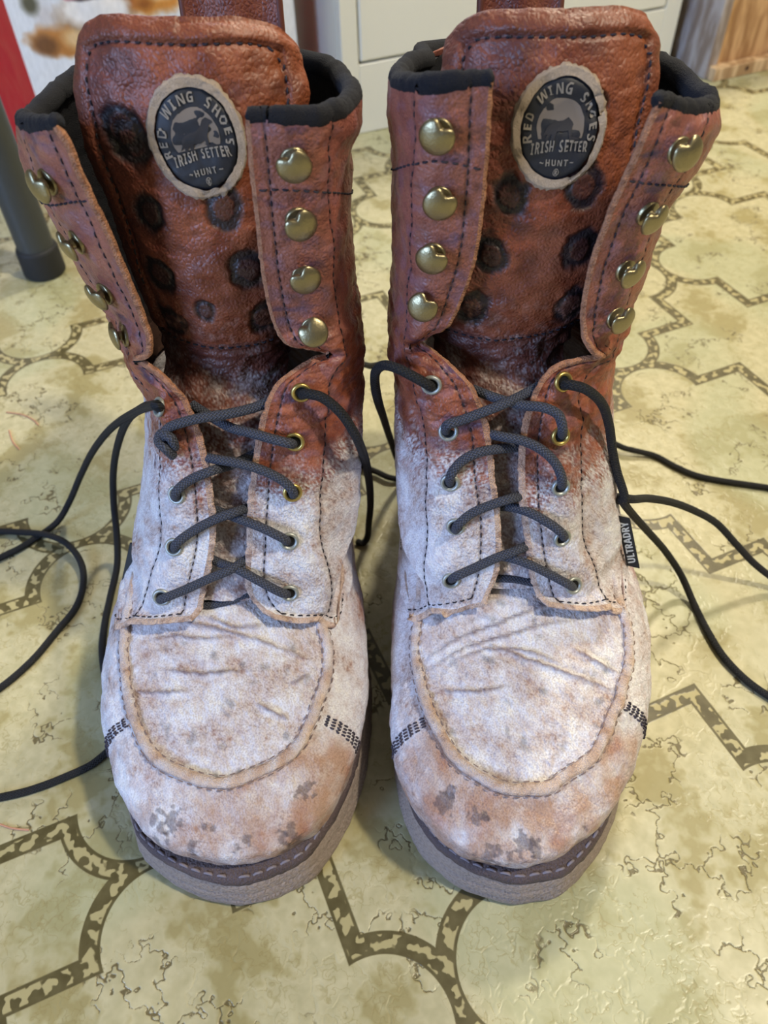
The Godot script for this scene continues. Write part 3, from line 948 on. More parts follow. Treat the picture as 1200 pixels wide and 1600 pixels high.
func boot(k: int) -> void:
	var lft := k == 0
	var root := thing("work_boot", "brown lace-up leather work boot caked in pale dust, the left one of the pair" if lft else "brown lace-up leather work boot caked in pale dust, with a black lettered side tag", "boot", v(-0.066 if lft else 0.057, 0, -0.25), "pair of dusty work boots")
	cur = {"root": root, "left": lft}
	var c0 := -0.066 if lft else 0.057
	if lft:
		mid = [v(-0.0755, 0.078, -0.165), v(-0.077, 0.0865, -0.19), v(-0.077, 0.0955, -0.21), v(-0.076, 0.108, -0.24), v(-0.072, 0.116, -0.28), v(-0.068, 0.12, -0.32), v(-0.064, 0.118, -0.36)]
	else:
		mid = [v(0.064, 0.078, -0.165), v(0.0655, 0.0865, -0.19), v(0.0655, 0.0955, -0.21), v(0.065, 0.108, -0.24), v(0.063, 0.116, -0.28), v(0.061, 0.12, -0.32), v(0.06, 0.118, -0.36)]
	var outline := []
	var sole := []
	if lft:
		for q in [[-71, -109.5], [-52.5, -112.5], [-34, -123.5], [-21.5, -142.5], [-13, -173], [-10.5, -200], [-12.5, -235], [-17.5, -270], [-22, -320], [-26, -360], [-38, -395], [-66, -412], [-96, -395], [-109, -360], [-119, -320], [-131, -280], [-141, -240], [-144.5, -210], [-141.5, -182], [-132, -155], [-121.5, -136], [-106, -119.5], [-90, -112.5]]:
			outline.append(v(q[0] * 0.001, Y0, q[1] * 0.001))
		for q in [[-69.4, -102.4], [-50, -107.5], [-35.7, -116], [-17.4, -149], [-10.5, -190], [-12, -235], [-18, -280], [-21, -330], [-25, -370], [-40, -408], [-66, -420], [-95, -405], [-110, -370], [-122, -310], [-135, -250], [-139.5, -210], [-138, -175], [-134, -155], [-128.5, -139.5], [-119, -122.8], [-95.4, -107.9]]:
			sole.append(v(q[0] * 0.001, 0, q[1] * 0.001))
	else:
		for q in [[54, -104.5], [68, -107], [83.5, -114.5], [96, -124.5], [104.5, -134.5], [111.5, -144.5], [119.5, -160], [129, -186], [134, -212], [133, -240], [126, -280], [116, -320], [105, -360], [92, -395], [62, -412], [32, -395], [20, -360], [14, -320], [8, -270], [3, -235], [1.3, -195], [0, -167], [2.5, -146], [8.5, -132], [18.5, -119], [31.3, -109]]:
			outline.append(v(q[0] * 0.001, Y0, q[1] * 0.001))
		for q in [[51.8, -99.5], [64, -100], [77.5, -102.8], [95.4, -117.9], [109.5, -139], [118, -160], [126.5, -190], [129, -220], [125, -270], [116, -320], [106, -365], [92, -405], [62, -420], [34, -406], [19, -370], [13, -320], [6, -270], [1.5, -220], [0.7, -194], [2.1, -155], [10.4, -126.3], [27.5, -108.4]]:
			sole.append(v(q[0] * 0.001, 0, q[1] * 0.001))
	prepare_foot(outline)
	sole_build(root, sole)
	var apron_pts: Array
	if lft:
		apron_pts = [v(-0.112, 0, -0.30), v(-0.121, 0, -0.235), v(-0.1247, 0, -0.21), v(-0.1232, 0, -0.1875), v(-0.1155, 0, -0.164), v(-0.104, 0, -0.147), v(-0.087, 0, -0.138), v(-0.0727, 0, -0.1355), v(-0.0538, 0, -0.141), v(-0.0404, 0, -0.1522), v(-0.0324, 0, -0.1708), v(-0.0285, 0, -0.1905), v(-0.0335, 0, -0.21), v(-0.036, 0, -0.235), v(-0.04, 0, -0.30)]
	else:
		apron_pts = [v(0.026, 0, -0.30), v(0.0185, 0, -0.235), v(0.0159, 0, -0.215), v(0.0132, 0, -0.193), v(0.0177, 0, -0.166), v(0.0276, 0, -0.144), v(0.0431, 0, -0.132), v(0.055, 0, -0.1293), v(0.0705, 0, -0.1316), v(0.0898, 0, -0.1448), v(0.105, 0, -0.169), v(0.1133, 0, -0.193), v(0.111, 0, -0.211), v(0.106, 0, -0.235), v(0.1, 0, -0.30)]
	var apron := spline(apron_pts, 0.001)
	vamp_build(root, apron)
	plug_build(root, apron)
	seam_build(root, apron)
	var tg := tongue_build(root, c0)
	var qa := [
	[v(-.0901,.0902,-.201),v(-.1072,.0854,-.202),v(-.1207,.0784,-.2059),v(-.1323,.0698,-.2122),v(-.118,.0728,-.338),v(-.064,.0728,-.408)],
	[v(-.0848,.1064,-.2081),v(-.1032,.103,-.2066),v(-.115,.0942,-.2107),v(-.1331,.0759,-.2289),v(-.118,.0746,-.338),v(-.064,.0746,-.408)],
	[v(-.0777,.1291,-.2182),v(-.0936,.1273,-.2174),v(-.1021,.1236,-.2238),v(-.1241,.1006,-.2416),v(-.118,.1006,-.3357),v(-.064,.1006,-.4043)],
	[v(-.0761,.1474,-.2264),v(-.0895,.1483,-.2268),v(-.0986,.145,-.2333),v(-.1152,.1229,-.2514),v(-.1172,.1229,-.3332),v(-.064,.1229,-.4004)],
	[v(-.0771,.1713,-.2371),v(-.0878,.1717,-.2373),v(-.0954,.1645,-.2421),v(-.1066,.1496,-.2574),v(-.1163,.1496,-.3303),v(-.064,.1496,-.3956)],
	[v(-.0806,.1856,-.2435),v(-.0886,.1848,-.2431),v(-.0943,.177,-.2496),v(-.1006,.1665,-.259),v(-.1158,.1665,-.3284),v(-.064,.1665,-.3926)],
	[v(-.0861,.1935,-.2479),v(-.0927,.191,-.2493),v(-.0977,.1843,-.2549),v(-.1033,.1756,-.263),v(-.1155,.1756,-.328),v(-.064,.1756,-.392)],
	[v(-.0937,.1976,-.2526),v(-.0987,.1936,-.2559),v(-.1032,.1875,-.2613),v(-.108,.1813,-.2676),v(-.1153,.1813,-.328),v(-.064,.1813,-.392)],
	[v(-.1002,.199,-.2574),v(-.1027,.1964,-.2597),v(-.106,.1919,-.2649),v(-.1109,.185,-.2732),v(-.1152,.185,-.328),v(-.064,.185,-.392)],
	[v(-.0925,.2064,-.2527),v(-.0991,.2018,-.2592),v(-.1049,.1967,-.2659),v(-.1115,.1896,-.2754),v(-.115,.1896,-.328),v(-.064,.1896,-.392)],
	[v(-.0904,.2107,-.2525),v(-.1,.2061,-.2606),v(-.108,.2006,-.2705),v(-.1147,.1948,-.2817),v(-.1148,.1948,-.328),v(-.064,.1948,-.392)],
	[v(-.0907,.2203,-.2536),v(-.1014,.213,-.264),v(-.1098,.2066,-.2747),v(-.1178,.2003,-.2882),v(-.1147,.2003,-.328),v(-.064,.2003,-.392)],
	[v(-.0917,.2376,-.2526),v(-.106,.227,-.2652),v(-.1144,.221,-.2776),v(-.1235,.2129,-.296),v(-.1142,.2129,-.328),v(-.064,.2129,-.392)],
	[v(-.0935,.257,-.2516),v(-.1086,.2491,-.264),v(-.118,.2421,-.2764),v(-.1268,.2356,-.2947),v(-.1135,.2356,-.328),v(-.064,.2356,-.392)],
	[v(-.096,.2772,-.2504),v(-.1118,.2706,-.2628),v(-.1208,.2661,-.275),v(-.1301,.2616,-.2933),v(-.1126,.2616,-.328),v(-.064,.2616,-.392)],
	[v(-.0966,.2852,-.25),v(-.1114,.2795,-.2623),v(-.1198,.2758,-.2735),v(-.1289,.271,-.2918),v(-.1123,.271,-.328),v(-.064,.271,-.392)],
	[v(-.0974,.2903,-.2496),v(-.1109,.2853,-.262),v(-.1182,.2823,-.2711),v(-.1271,.2775,-.2884),v(-.1121,.2775,-.328),v(-.064,.2775,-.392)],
	[v(-.0991,.2931,-.2505),v(-.1099,.289,-.2617),v(-.1164,.2863,-.2699),v(-.1247,.2821,-.2862),v(-.112,.283,-.328),v(-.064,.268,-.392)]] if lft else [
	[v(.0436,.0972,-.204),v(.0294,.0905,-.2042),v(.0199,.0829,-.2079),v(.0109,.0768,-.2113),v(.016,.0748,-.338),v(.06,.0748,-.408)],
	[v(.0487,.1118,-.2105),v(.0296,.1079,-.2087),v(.0175,.1025,-.2143),v(.006,.0757,-.2308),v(.016,.0745,-.338),v(.06,.0745,-.408)],
	[v(.0486,.1323,-.2196),v(.0314,.1314,-.2192),v(.019,.128,-.2237),v(.0073,.1004,-.2454),v(.016,.1004,-.3357),v(.06,.1004,-.4044)],
	[v(.0455,.1518,-.2284),v(.0287,.1518,-.2283),v(.0183,.1478,-.2326),v(.0069,.1217,-.2569),v(.0158,.1217,-.3334),v(.06,.1217,-.4006)],
	[v(.0425,.1716,-.2372),v(.0278,.1728,-.2378),v(.0182,.1692,-.2422),v(.0066,.1463,-.2679),v(.0155,.1463,-.3306),v(.06,.1463,-.3962)],
	[v(.0368,.188,-.2446),v(.0214,.1894,-.2453),v(.0141,.1856,-.2495),v(.007,.1631,-.2754),v(.0153,.1631,-.3288),v(.06,.1631,-.3932)],
	[v(.0308,.1943,-.2484),v(.0194,.1946,-.2486),v(.0128,.191,-.2523),v(.0063,.1697,-.2784),v(.0152,.1697,-.328),v(.06,.1697,-.3921)],
	[v(.0224,.1985,-.2561),v(.0163,.1988,-.2543),v(.0111,.1965,-.2558),v(.0054,.1761,-.2832),v(.0152,.1761,-.328),v(.06,.1761,-.392)],
	[v(.0166,.2001,-.2611),v(.0139,.2008,-.2586),v(.01,.199,-.2594),v(.0046,.1795,-.2858),v(.0151,.1795,-.328),v(.06,.1795,-.392)],
	[v(.0207,.2062,-.2576),v(.0149,.2081,-.254),v(.0105,.2048,-.2584),v(.0045,.1835,-.2875),v(.0151,.1835,-.328),v(.06,.1835,-.392)],
	[v(.0262,.2122,-.2548),v(.0177,.2144,-.2529),v(.0108,.2102,-.2594),v(.0043,.1882,-.2896),v(.015,.1882,-.328),v(.06,.1882,-.392)],
	[v(.0302,.2203,-.2556),v(.0182,.2225,-.2555),v(.0116,.2199,-.2616),v(.0052,.1989,-.2944),v(.0149,.1989,-.328),v(.06,.1989,-.392)],
	[v(.035,.2398,-.2545),v(.021,.244,-.2543),v(.0127,.2405,-.2605),v(.0064,.2198,-.2976),v(.0147,.2198,-.328),v(.06,.2198,-.392)],
	[v(.0363,.2623,-.2533),v(.0223,.2656,-.2531),v(.0132,.2619,-.2593),v(.007,.245,-.2962),v(.0144,.245,-.328),v(.06,.245,-.392)],
	[v(.0363,.2826,-.2521),v(.0215,.2858,-.2519),v(.0135,.282,-.2582),v(.0072,.2644,-.2951),v(.0142,.2644,-.328),v(.06,.2644,-.392)],
	[v(.036,.2913,-.2516),v(.0215,.2927,-.2515),v(.0132,.2894,-.2577),v(.0068,.2734,-.2926),v(.0141,.2734,-.328),v(.06,.2734,-.392)],
	[v(.0358,.2981,-.2511),v(.0217,.2975,-.2512),v(.0127,.295,-.2573),v(.0056,.2805,-.2893),v(.014,.2805,-.328),v(.06,.2805,-.392)],
	[v(.0357,.3018,-.2509),v(.0219,.3007,-.251),v(.0131,.2986,-.2581),v(.0062,.2899,-.2877),v(.014,.283,-.328),v(.06,.268,-.392)]]
	var qb := [
	[v(-.0515,.0914,-.2016),v(-.0409,.0851,-.2018),v(-.0311,.0763,-.205),v(-.0239,.0691,-.2079),v(-.024,.0725,-.338),v(-.064,.0725,-.408)],
	[v(-.0608,.1047,-.2073),v(-.0444,.1042,-.2071),v(-.0252,.096,-.2115),v(-.0163,.0779,-.2377),v(-.024,.0752,-.338),v(-.064,.0752,-.408)],
	[v(-.0585,.1285,-.218),v(-.0424,.128,-.2177),v(-.0287,.1228,-.2214),v(-.015,.0963,-.2457),v(-.024,.0807,-.3379),v(-.064,.0807,-.4079)],
	[v(-.0555,.1481,-.2267),v(-.0392,.1484,-.2269),v(-.0269,.1448,-.2312),v(-.0115,.1183,-.2554),v(-.023,.1183,-.3337),v(-.064,.1183,-.4012)],
	[v(-.0499,.1705,-.2367),v(-.0366,.1696,-.2363),v(-.0246,.1637,-.2397),v(-.0092,.143,-.2664),v(-.0216,.143,-.331),v(-.064,.143,-.3968)],
	[v(-.044,.1874,-.2443),v(-.0324,.1881,-.2446),v(-.0216,.1836,-.2486),v(-.008,.1636,-.2756),v(-.0205,.1636,-.3287),v(-.064,.1636,-.3931)],
	[v(-.0394,.1927,-.2474),v(-.0308,.1931,-.2477),v(-.0205,.1891,-.251),v(-.0077,.1696,-.2783),v(-.0201,.1696,-.328),v(-.064,.1696,-.3921)],
	[v(-.0273,.197,-.2542),v(-.0223,.1972,-.2533),v(-.0165,.1946,-.2546),v(-.0071,.176,-.2812),v(-.0198,.176,-.328),v(-.064,.176,-.392)],
	[v(-.0198,.1971,-.2592),v(-.0179,.1984,-.257),v(-.0138,.1968,-.258),v(-.007,.1786,-.2843),v(-.0196,.1786,-.328),v(-.064,.1786,-.392)],
	[v(-.0251,.202,-.2564),v(-.021,.2044,-.2533),v(-.014,.2025,-.2577),v(-.0068,.1823,-.286),v(-.0194,.1823,-.328),v(-.064,.1823,-.392)],
	[v(-.0346,.2065,-.2537),v(-.0251,.2091,-.2522),v(-.0144,.2078,-.259),v(-.0066,.187,-.2881),v(-.0192,.187,-.328),v(-.064,.187,-.392)],
	[v(-.0397,.2154,-.2559),v(-.0259,.2128,-.256),v(-.0158,.2149,-.2619),v(-.0073,.1985,-.2931),v(-.0185,.1985,-.328),v(-.064,.1985,-.392)],
	[v(-.0409,.2372,-.2547),v(-.0269,.2353,-.2548),v(-.0156,.2325,-.2609),v(-.0092,.2115,-.2977),v(-.0178,.2115,-.328),v(-.064,.2115,-.392)],
	[v(-.0399,.259,-.2534),v(-.0268,.2585,-.2535),v(-.0153,.2541,-.2597),v(-.0096,.2353,-.2968),v(-.0165,.2353,-.328),v(-.064,.2353,-.392)],
	[v(-.039,.2778,-.2524),v(-.0258,.2774,-.2524),v(-.0152,.273,-.2587),v(-.0084,.2575,-.2955),v(-.0152,.2575,-.328),v(-.064,.2575,-.392)],
	[v(-.0384,.2856,-.252),v(-.0256,.285,-.252),v(-.0142,.2808,-.2582),v(-.0074,.2667,-.293),v(-.0147,.2667,-.328),v(-.064,.2667,-.392)],
	[v(-.0381,.29,-.2517),v(-.0259,.2895,-.2517),v(-.0127,.2864,-.2579),v(-.0039,.2767,-.2895),v(-.0142,.2767,-.328),v(-.064,.2767,-.392)],
	[v(-.0378,.2932,-.2515),v(-.0261,.2928,-.2515),v(-.012,.2902,-.2587),v(-.0037,.2855,-.288),v(-.014,.283,-.328),v(-.064,.268,-.392)]] if lft else [
	[v(.0746,.0923,-.2019),v(.0906,.0832,-.201),v(.1036,.0741,-.2041),v(.1148,.0674,-.2092),v(.113,.072,-.338),v(.06,.072,-.408)],
	[v(.0684,.1066,-.2082),v(.0857,.103,-.2066),v(.098,.102,-.2141),v(.1197,.0818,-.2314),v(.113,.0763,-.338),v(.06,.0763,-.408)],
	[v(.0648,.126,-.2168),v(.0791,.1241,-.216),v(.0913,.1174,-.221),v(.1174,.0977,-.2403),v(.113,.0811,-.3379),v(.06,.0811,-.4078)],
	[v(.0615,.1458,-.2257),v(.0766,.1467,-.2261),v(.088,.1392,-.2307),v(.1132,.1167,-.2487),v(.1125,.1167,-.3339),v(.06,.1167,-.4015)],
	[v(.0608,.1698,-.2364),v(.0748,.168,-.2356),v(.0861,.1611,-.2405),v(.1073,.1428,-.2583),v(.1118,.1428,-.331),v(.06,.1428,-.3968)],
	[v(.0656,.1879,-.2445),v(.0747,.1884,-.2447),v(.0843,.1823,-.25),v(.1024,.1681,-.2656),v(.1111,.1681,-.3282),v(.06,.1681,-.3923)],
	[v(.0713,.1937,-.248),v(.0782,.1925,-.2493),v(.0867,.1868,-.254),v(.1004,.1751,-.2668),v(.1109,.1751,-.328),v(.06,.1751,-.392)],
	[v(.0822,.1949,-.2518),v(.0863,.1928,-.2535),v(.0926,.1875,-.2583),v(.1014,.1787,-.2684),v(.1108,.1787,-.328),v(.06,.1787,-.392)],
	[v(.0925,.1948,-.2557),v(.0946,.193,-.2576),v(.0985,.1883,-.2627),v(.1036,.1809,-.2714),v(.1108,.1809,-.328),v(.06,.1809,-.392)],
	[v(.0871,.2013,-.2519),v(.0919,.1987,-.2552),v(.0986,.1928,-.2624),v(.1048,.1869,-.2701),v(.1106,.1869,-.328),v(.06,.1869,-.392)],
	[v(.0827,.207,-.2528),v(.0919,.2025,-.2587),v(.0999,.1974,-.2654),v(.1066,.1916,-.2737),v(.1105,.1916,-.328),v(.06,.1916,-.392)],
	[v(.0803,.2174,-.2538),v(.0929,.2124,-.2579),v(.0999,.2089,-.2632),v(.1088,.1991,-.2795),v(.1102,.1991,-.328),v(.06,.1991,-.392)],
	[v(.0799,.2381,-.2526),v(.0929,.2338,-.2568),v(.1003,.231,-.262),v(.1109,.2205,-.2816),v(.1097,.2205,-.328),v(.06,.2205,-.392)],
	[v(.0824,.2606,-.2514),v(.0952,.2562,-.2556),v(.102,.2541,-.2607),v(.1127,.2456,-.2802),v(.109,.2456,-.328),v(.06,.2456,-.392)],
	[v(.0858,.2769,-.2505),v(.0993,.2733,-.2546),v(.1069,.2699,-.2598),v(.1191,.2624,-.2793),v(.1085,.2624,-.328),v(.06,.2624,-.392)],
	[v(.087,.2845,-.25),v(.0999,.281,-.2542),v(.1089,.2773,-.2604),v(.1214,.2697,-.2799),v(.1083,.2697,-.328),v(.06,.2697,-.392)],
	[v(.0887,.2901,-.2507),v(.1008,.2863,-.2559),v(.1105,.283,-.2621),v(.1233,.276,-.2805),v(.1081,.276,-.328),v(.06,.276,-.392)],
	[v(.0907,.2941,-.2514),v(.1023,.2887,-.2598),v(.1123,.2854,-.269),v(.1213,.2827,-.2821),v(.108,.283,-.328),v(.06,.268,-.392)]]
	var stit := tool()
	var sa := quarter_build(root, qa, -1.0, stit)
	var sb := quarter_build(root, qb, 1.0, stit)
	var so := part("stitching", stit.commit(), M.stitch, root)
	so.set_meta("kind", "stuff")
	for p in ([v(-.1128,.2709,-.2628),v(-.1101,.2476,-.2641),v(-.108,.2247,-.2654),v(-.1047,.2062,-.2646)] if lft else [v(.0211,.2878,-.2518),v(.0223,.2656,-.2531),v(.021,.244,-.2543),v(.018,.2213,-.2555)]): hook(root, sa, p, 1.0)
	for p in ([v(-.0255,.28,-.2523),v(-.0268,.2585,-.2535),v(-.0269,.2353,-.2548),v(-.026,.212,-.2558)] if lft else [v(.1002,.2778,-.2544),v(.0957,.2562,-.2556),v(.0938,.2338,-.2568),v(.0945,.2116,-.2577)]): hook(root, sb, p, -1.0)
	var ea := [v(-.0905,.1849,-.2432),v(-.0889,.1717,-.2373),v(-.0894,.1492,-.2272),v(-.0937,.1267,-.2172),v(-.1032,.103,-.2066)] if lft else [v(.0211,.1903,-.2458),v(.0278,.1728,-.2378),v(.0287,.1518,-.2283),v(.0314,.1314,-.2192),v(.0296,.1079,-.2087)]
	var eb := [v(-.0324,.1888,-.2449),v(-.0366,.1696,-.2363),v(-.0392,.1484,-.2269),v(-.0424,.128,-.2177),v(-.0444,.1042,-.2071)] if lft else [v(.0744,.1893,-.2452),v(.0747,.1693,-.2362),v(.0762,.1487,-.227),v(.0793,.1255,-.2166),v(.086,.103,-.2065)]
	for i in 5:
		eyelet(root, sa, ea[i], true)
		eyelet(root, sb, eb[i], i > (2 if lft else 1))
	patch(root, tg, v(-0.0600, 0.2795, 0) if lft else v(0.0642, 0.2790, 0), 0.16 if lft else -0.02)
	lace(root, [	[v(-.0922,.0906,-.2102),v(-.0847,.0936,-.2085),v(-.0731,.0958,-.2095),v(-.0613,.0995,-.2111),v(-.0551,.0983,-.2135)],
	[v(-.0449,.1007,-.2086),v(-.0475,.107,-.2048),v(-.0568,.1136,-.2068),v(-.0662,.1168,-.2112),v(-.0748,.1155,-.2161),v(-.0824,.1185,-.2185),v(-.0895,.1173,-.222)],
	[v(-.1052,.0995,-.2081),v(-.1,.1072,-.2039),v(-.0902,.1108,-.2055),v(-.0796,.1152,-.2075),v(-.0694,.1181,-.2103),v(-.0628,.1177,-.2161),v(-.0575,.1171,-.2209)],
	[v(-.0428,.1248,-.2193),v(-.045,.133,-.2155),v(-.0524,.1372,-.2174),v(-.0601,.1383,-.2208),v(-.0692,.1375,-.226),v(-.0772,.1401,-.2281),v(-.0838,.1388,-.2315)],
	[v(-.0947,.1229,-.2185),v(-.0907,.1322,-.2151),v(-.0836,.1368,-.2172),v(-.0732,.1418,-.2194),v(-.0649,.1435,-.2216),v(-.059,.1403,-.2272),v(-.0532,.1391,-.2307)],
	[v(-.0904,.1456,-.2286),v(-.0876,.1543,-.225),v(-.0818,.1586,-.2269),v(-.0719,.1623,-.2286),v(-.0652,.1586,-.2354),v(-.054,.1619,-.2389),v(-.0474,.1625,-.2432)],
	[v(-.0391,.1451,-.2284),v(-.039,.1538,-.2248),v(-.0426,.1584,-.2258),v(-.0503,.1626,-.2277),v(-.0609,.165,-.2303),v(-.0692,.1648,-.2327),v(-.0786,.1623,-.2381),v(-.0848,.1614,-.2417)],
	[v(-.0367,.1671,-.2382),v(-.0388,.1726,-.2332),v(-.0452,.1744,-.234),v(-.0533,.1749,-.2372),v(-.0633,.174,-.2423),v(-.0741,.1776,-.2479),v(-.0797,.1793,-.2516)],
	[v(-.0901,.1685,-.2368),v(-.0903,.1749,-.2347),v(-.0874,.1797,-.2363),v(-.0808,.1826,-.2366),v(-.0717,.1837,-.2381),v(-.0616,.183,-.2408),v(-.0518,.1817,-.2458),v(-.0461,.1822,-.249)],
	[v(-.0905,.1706,-.2358),v(-.086,.172,-.2334),v(-.0862,.1777,-.233),v(-.0902,.1781,-.2351),v(-.0917,.1751,-.2338),v(-.089,.1738,-.2312),v(-.0873,.168,-.2326)]] if lft else [	[v(.0454,.0997,-.2142),v(.0509,.1027,-.2125),v(.0599,.1018,-.2121),v(.0698,.0996,-.2111),v(.0765,.0955,-.2123)],
	[v(.0871,.0991,-.2079),v(.0809,.1082,-.2044),v(.0731,.1126,-.2064),v(.0649,.117,-.2083),v(.0581,.1175,-.2115),v(.0519,.1142,-.2166),v(.0459,.1136,-.2203)],
	[v(.0293,.1051,-.2105),v(.0318,.1131,-.2066),v(.0392,.1164,-.208),v(.049,.1208,-.21),v(.0577,.1225,-.2123),v(.066,.1199,-.2181),v(.0719,.1189,-.2217)],
	[v(.0806,.1229,-.2184),v(.0769,.1317,-.2149),v(.0699,.1367,-.2171),v(.0627,.1386,-.221),v(.0566,.1367,-.2256),v(.0498,.1362,-.2274),v(.0444,.1356,-.2301)],
	[v(.0314,.1273,-.2204),v(.0323,.1365,-.217),v(.0381,.1411,-.2191),v(.0468,.1446,-.2207),v(.0539,.1455,-.2226),v(.062,.1421,-.228),v(.0684,.1408,-.2325)],
	[v(.029,.1483,-.2298),v(.0288,.1576,-.2265),v(.0328,.1627,-.2288),v(.0395,.1662,-.2303),v(.0479,.1655,-.233),v(.0568,.1623,-.2371),v(.0657,.1612,-.2406)],
	[v(.0773,.1454,-.2285),v(.0758,.1546,-.2251),v(.0724,.1617,-.2273),v(.0659,.1676,-.2299),v(.058,.1704,-.2327),v(.0503,.1705,-.2352),v(.0431,.1681,-.2406),v(.0389,.1672,-.2442)],
	[v(.0272,.1698,-.2394),v(.0271,.1777,-.2355),v(.0326,.1793,-.2362),v(.0417,.1823,-.2375),v(.0509,.1845,-.24),v(.0611,.1842,-.2468),v(.0683,.1853,-.2513)],
	[v(.076,.1666,-.238),v(.0742,.1763,-.2333),v(.0718,.182,-.2349),v(.0661,.1842,-.2369),v(.0578,.1827,-.2407),v(.0479,.1823,-.246),v(.0385,.1837,-.2506)]], [	[v(-.0327,.1863,-.2468),v(-.0295,.1909,-.2422),v(-.023,.1903,-.2399),v(-.0157,.1833,-.2375),v(-.0099,.166,-.2397),v(-.0077,.105,-.2805),v(-.0078,.055,-.3059),v(-.0101,.018,-.3193),v(-.0114,.005,-.3206),v(-.0144,.0022,-.3181),v(-.0182,.0022,-.3199)],
	[v(-.0913,.183,-.2453),v(-.0913,.188,-.2415),v(-.1163,.15,-.2831),v(-.1472,.11,-.3171),v(-.1743,.072,-.3392),v(-.1947,.04,-.3498),v(-.2102,.015,-.351),v(-.2187,.006,-.3421),v(-.2304,.0022,-.3329),v(-.2437,.0022,-.3204),v(-.2651,.0022,-.3091),v(-.2954,.0022,-.3129),v(-.31,.0022,-.3296),v(-.2921,.0022,-.3388),v(-.2663,.0022,-.3389),v(-.2393,.0032,-.3358),v(-.222,.006,-.3305),v(-.2073,.006,-.3223),v(-.1952,.004,-.3075),v(-.1902,.003,-.2903),v(-.1913,.0022,-.274),v(-.1982,.0022,-.258),v(-.2078,.0022,-.2377),v(-.2211,.0022,-.2204),v(-.2384,.0022,-.2071)],
	[v(-.0906,.1831,-.2444),v(-.09,.1883,-.2407),v(-.1128,.152,-.2834),v(-.1307,.128,-.3022),v(-.1487,.095,-.3193),v(-.1628,.062,-.3296),v(-.1698,.035,-.3283),v(-.171,.016,-.3179),v(-.1706,.006,-.3024),v(-.1715,.0022,-.2828),v(-.1705,.0022,-.2616),v(-.1676,.0022,-.2414),v(-.1576,.0022,-.2122),v(-.1474,.0022,-.1889),v(-.1563,.0022,-.1748),v(-.1696,.0022,-.1673),v(-.1862,.0022,-.1607),v(-.2016,.0022,-.1572),v(-.2205,.0022,-.1548)]] if lft else [	[v(.0218,.1876,-.2474),v(.0191,.1927,-.2434),v(.0132,.1967,-.2439),v(.0069,.1985,-.2471),v(.0014,.1954,-.2531),v(-.0019,.1873,-.2582),v(-.0017,.1728,-.2628),v(.0016,.11,-.3169),v(.0066,.055,-.3546),v(.0133,.014,-.374),v(.0222,.0022,-.3728)],
	[v(-.0391,.0022,-.4445),v(-.029,.012,-.4663),v(-.015,.05,-.4425),v(-.0054,.075,-.4095),v(.0027,.11,-.3654),v(.0081,.14,-.3233),v(.0122,.165,-.2869)],
	[v(-.0242,.0022,-.3985),v(-.009,.004,-.3843),v(-.0036,.004,-.3809),v(.0043,.004,-.3755),v(.0142,.0022,-.3744)],
	[v(.0751,.1866,-.2469),v(.0759,.1912,-.2424),v(.0827,.19,-.2407),v(.0918,.1796,-.2438),v(.099,.1635,-.2476),v(.1039,.1472,-.2483),v(.1084,.1344,-.2466),v(.1126,.1246,-.2442),v(.1136,.121,-.2426),v(.1119,.119,-.2437),v(.1117,.1179,-.2472)],
	[v(.112,.1215,-.2438),v(.1138,.118,-.2432),v(.1246,.098,-.2536),v(.1439,.066,-.268),v(.1637,.036,-.2769),v(.1784,.014,-.2752),v(.1856,.0022,-.262),v(.1878,.0022,-.2438),v(.1917,.0022,-.2263),v(.1994,.0022,-.2109),v(.2096,.0022,-.1994),v(.2243,.0022,-.1875)],
	[v(.1127,.1209,-.2435),v(.1194,.116,-.2469),v(.1361,.098,-.2632),v(.1548,.082,-.2743),v(.1735,.066,-.2818),v(.192,.05,-.2854),v(.2073,.034,-.2826),v(.2213,.02,-.2786),v(.236,.009,-.2742),v(.2512,.0022,-.2666)],
	[v(.0973,.0022,-.4251),v(.13,.0022,-.4208),v(.1541,.003,-.4118),v(.1654,.006,-.402),v(.1732,.006,-.3956),v(.1845,.004,-.3932),v(.1956,.0022,-.39),v(.2063,.0022,-.3792),v(.2173,.0022,-.3705),v(.2312,.0022,-.3649),v(.2475,.0022,-.3605),v(.2656,.0022,-.3555),v(.2865,.0022,-.3474)]])
	loop_build(root, c0)
	side_tag(root, lft)

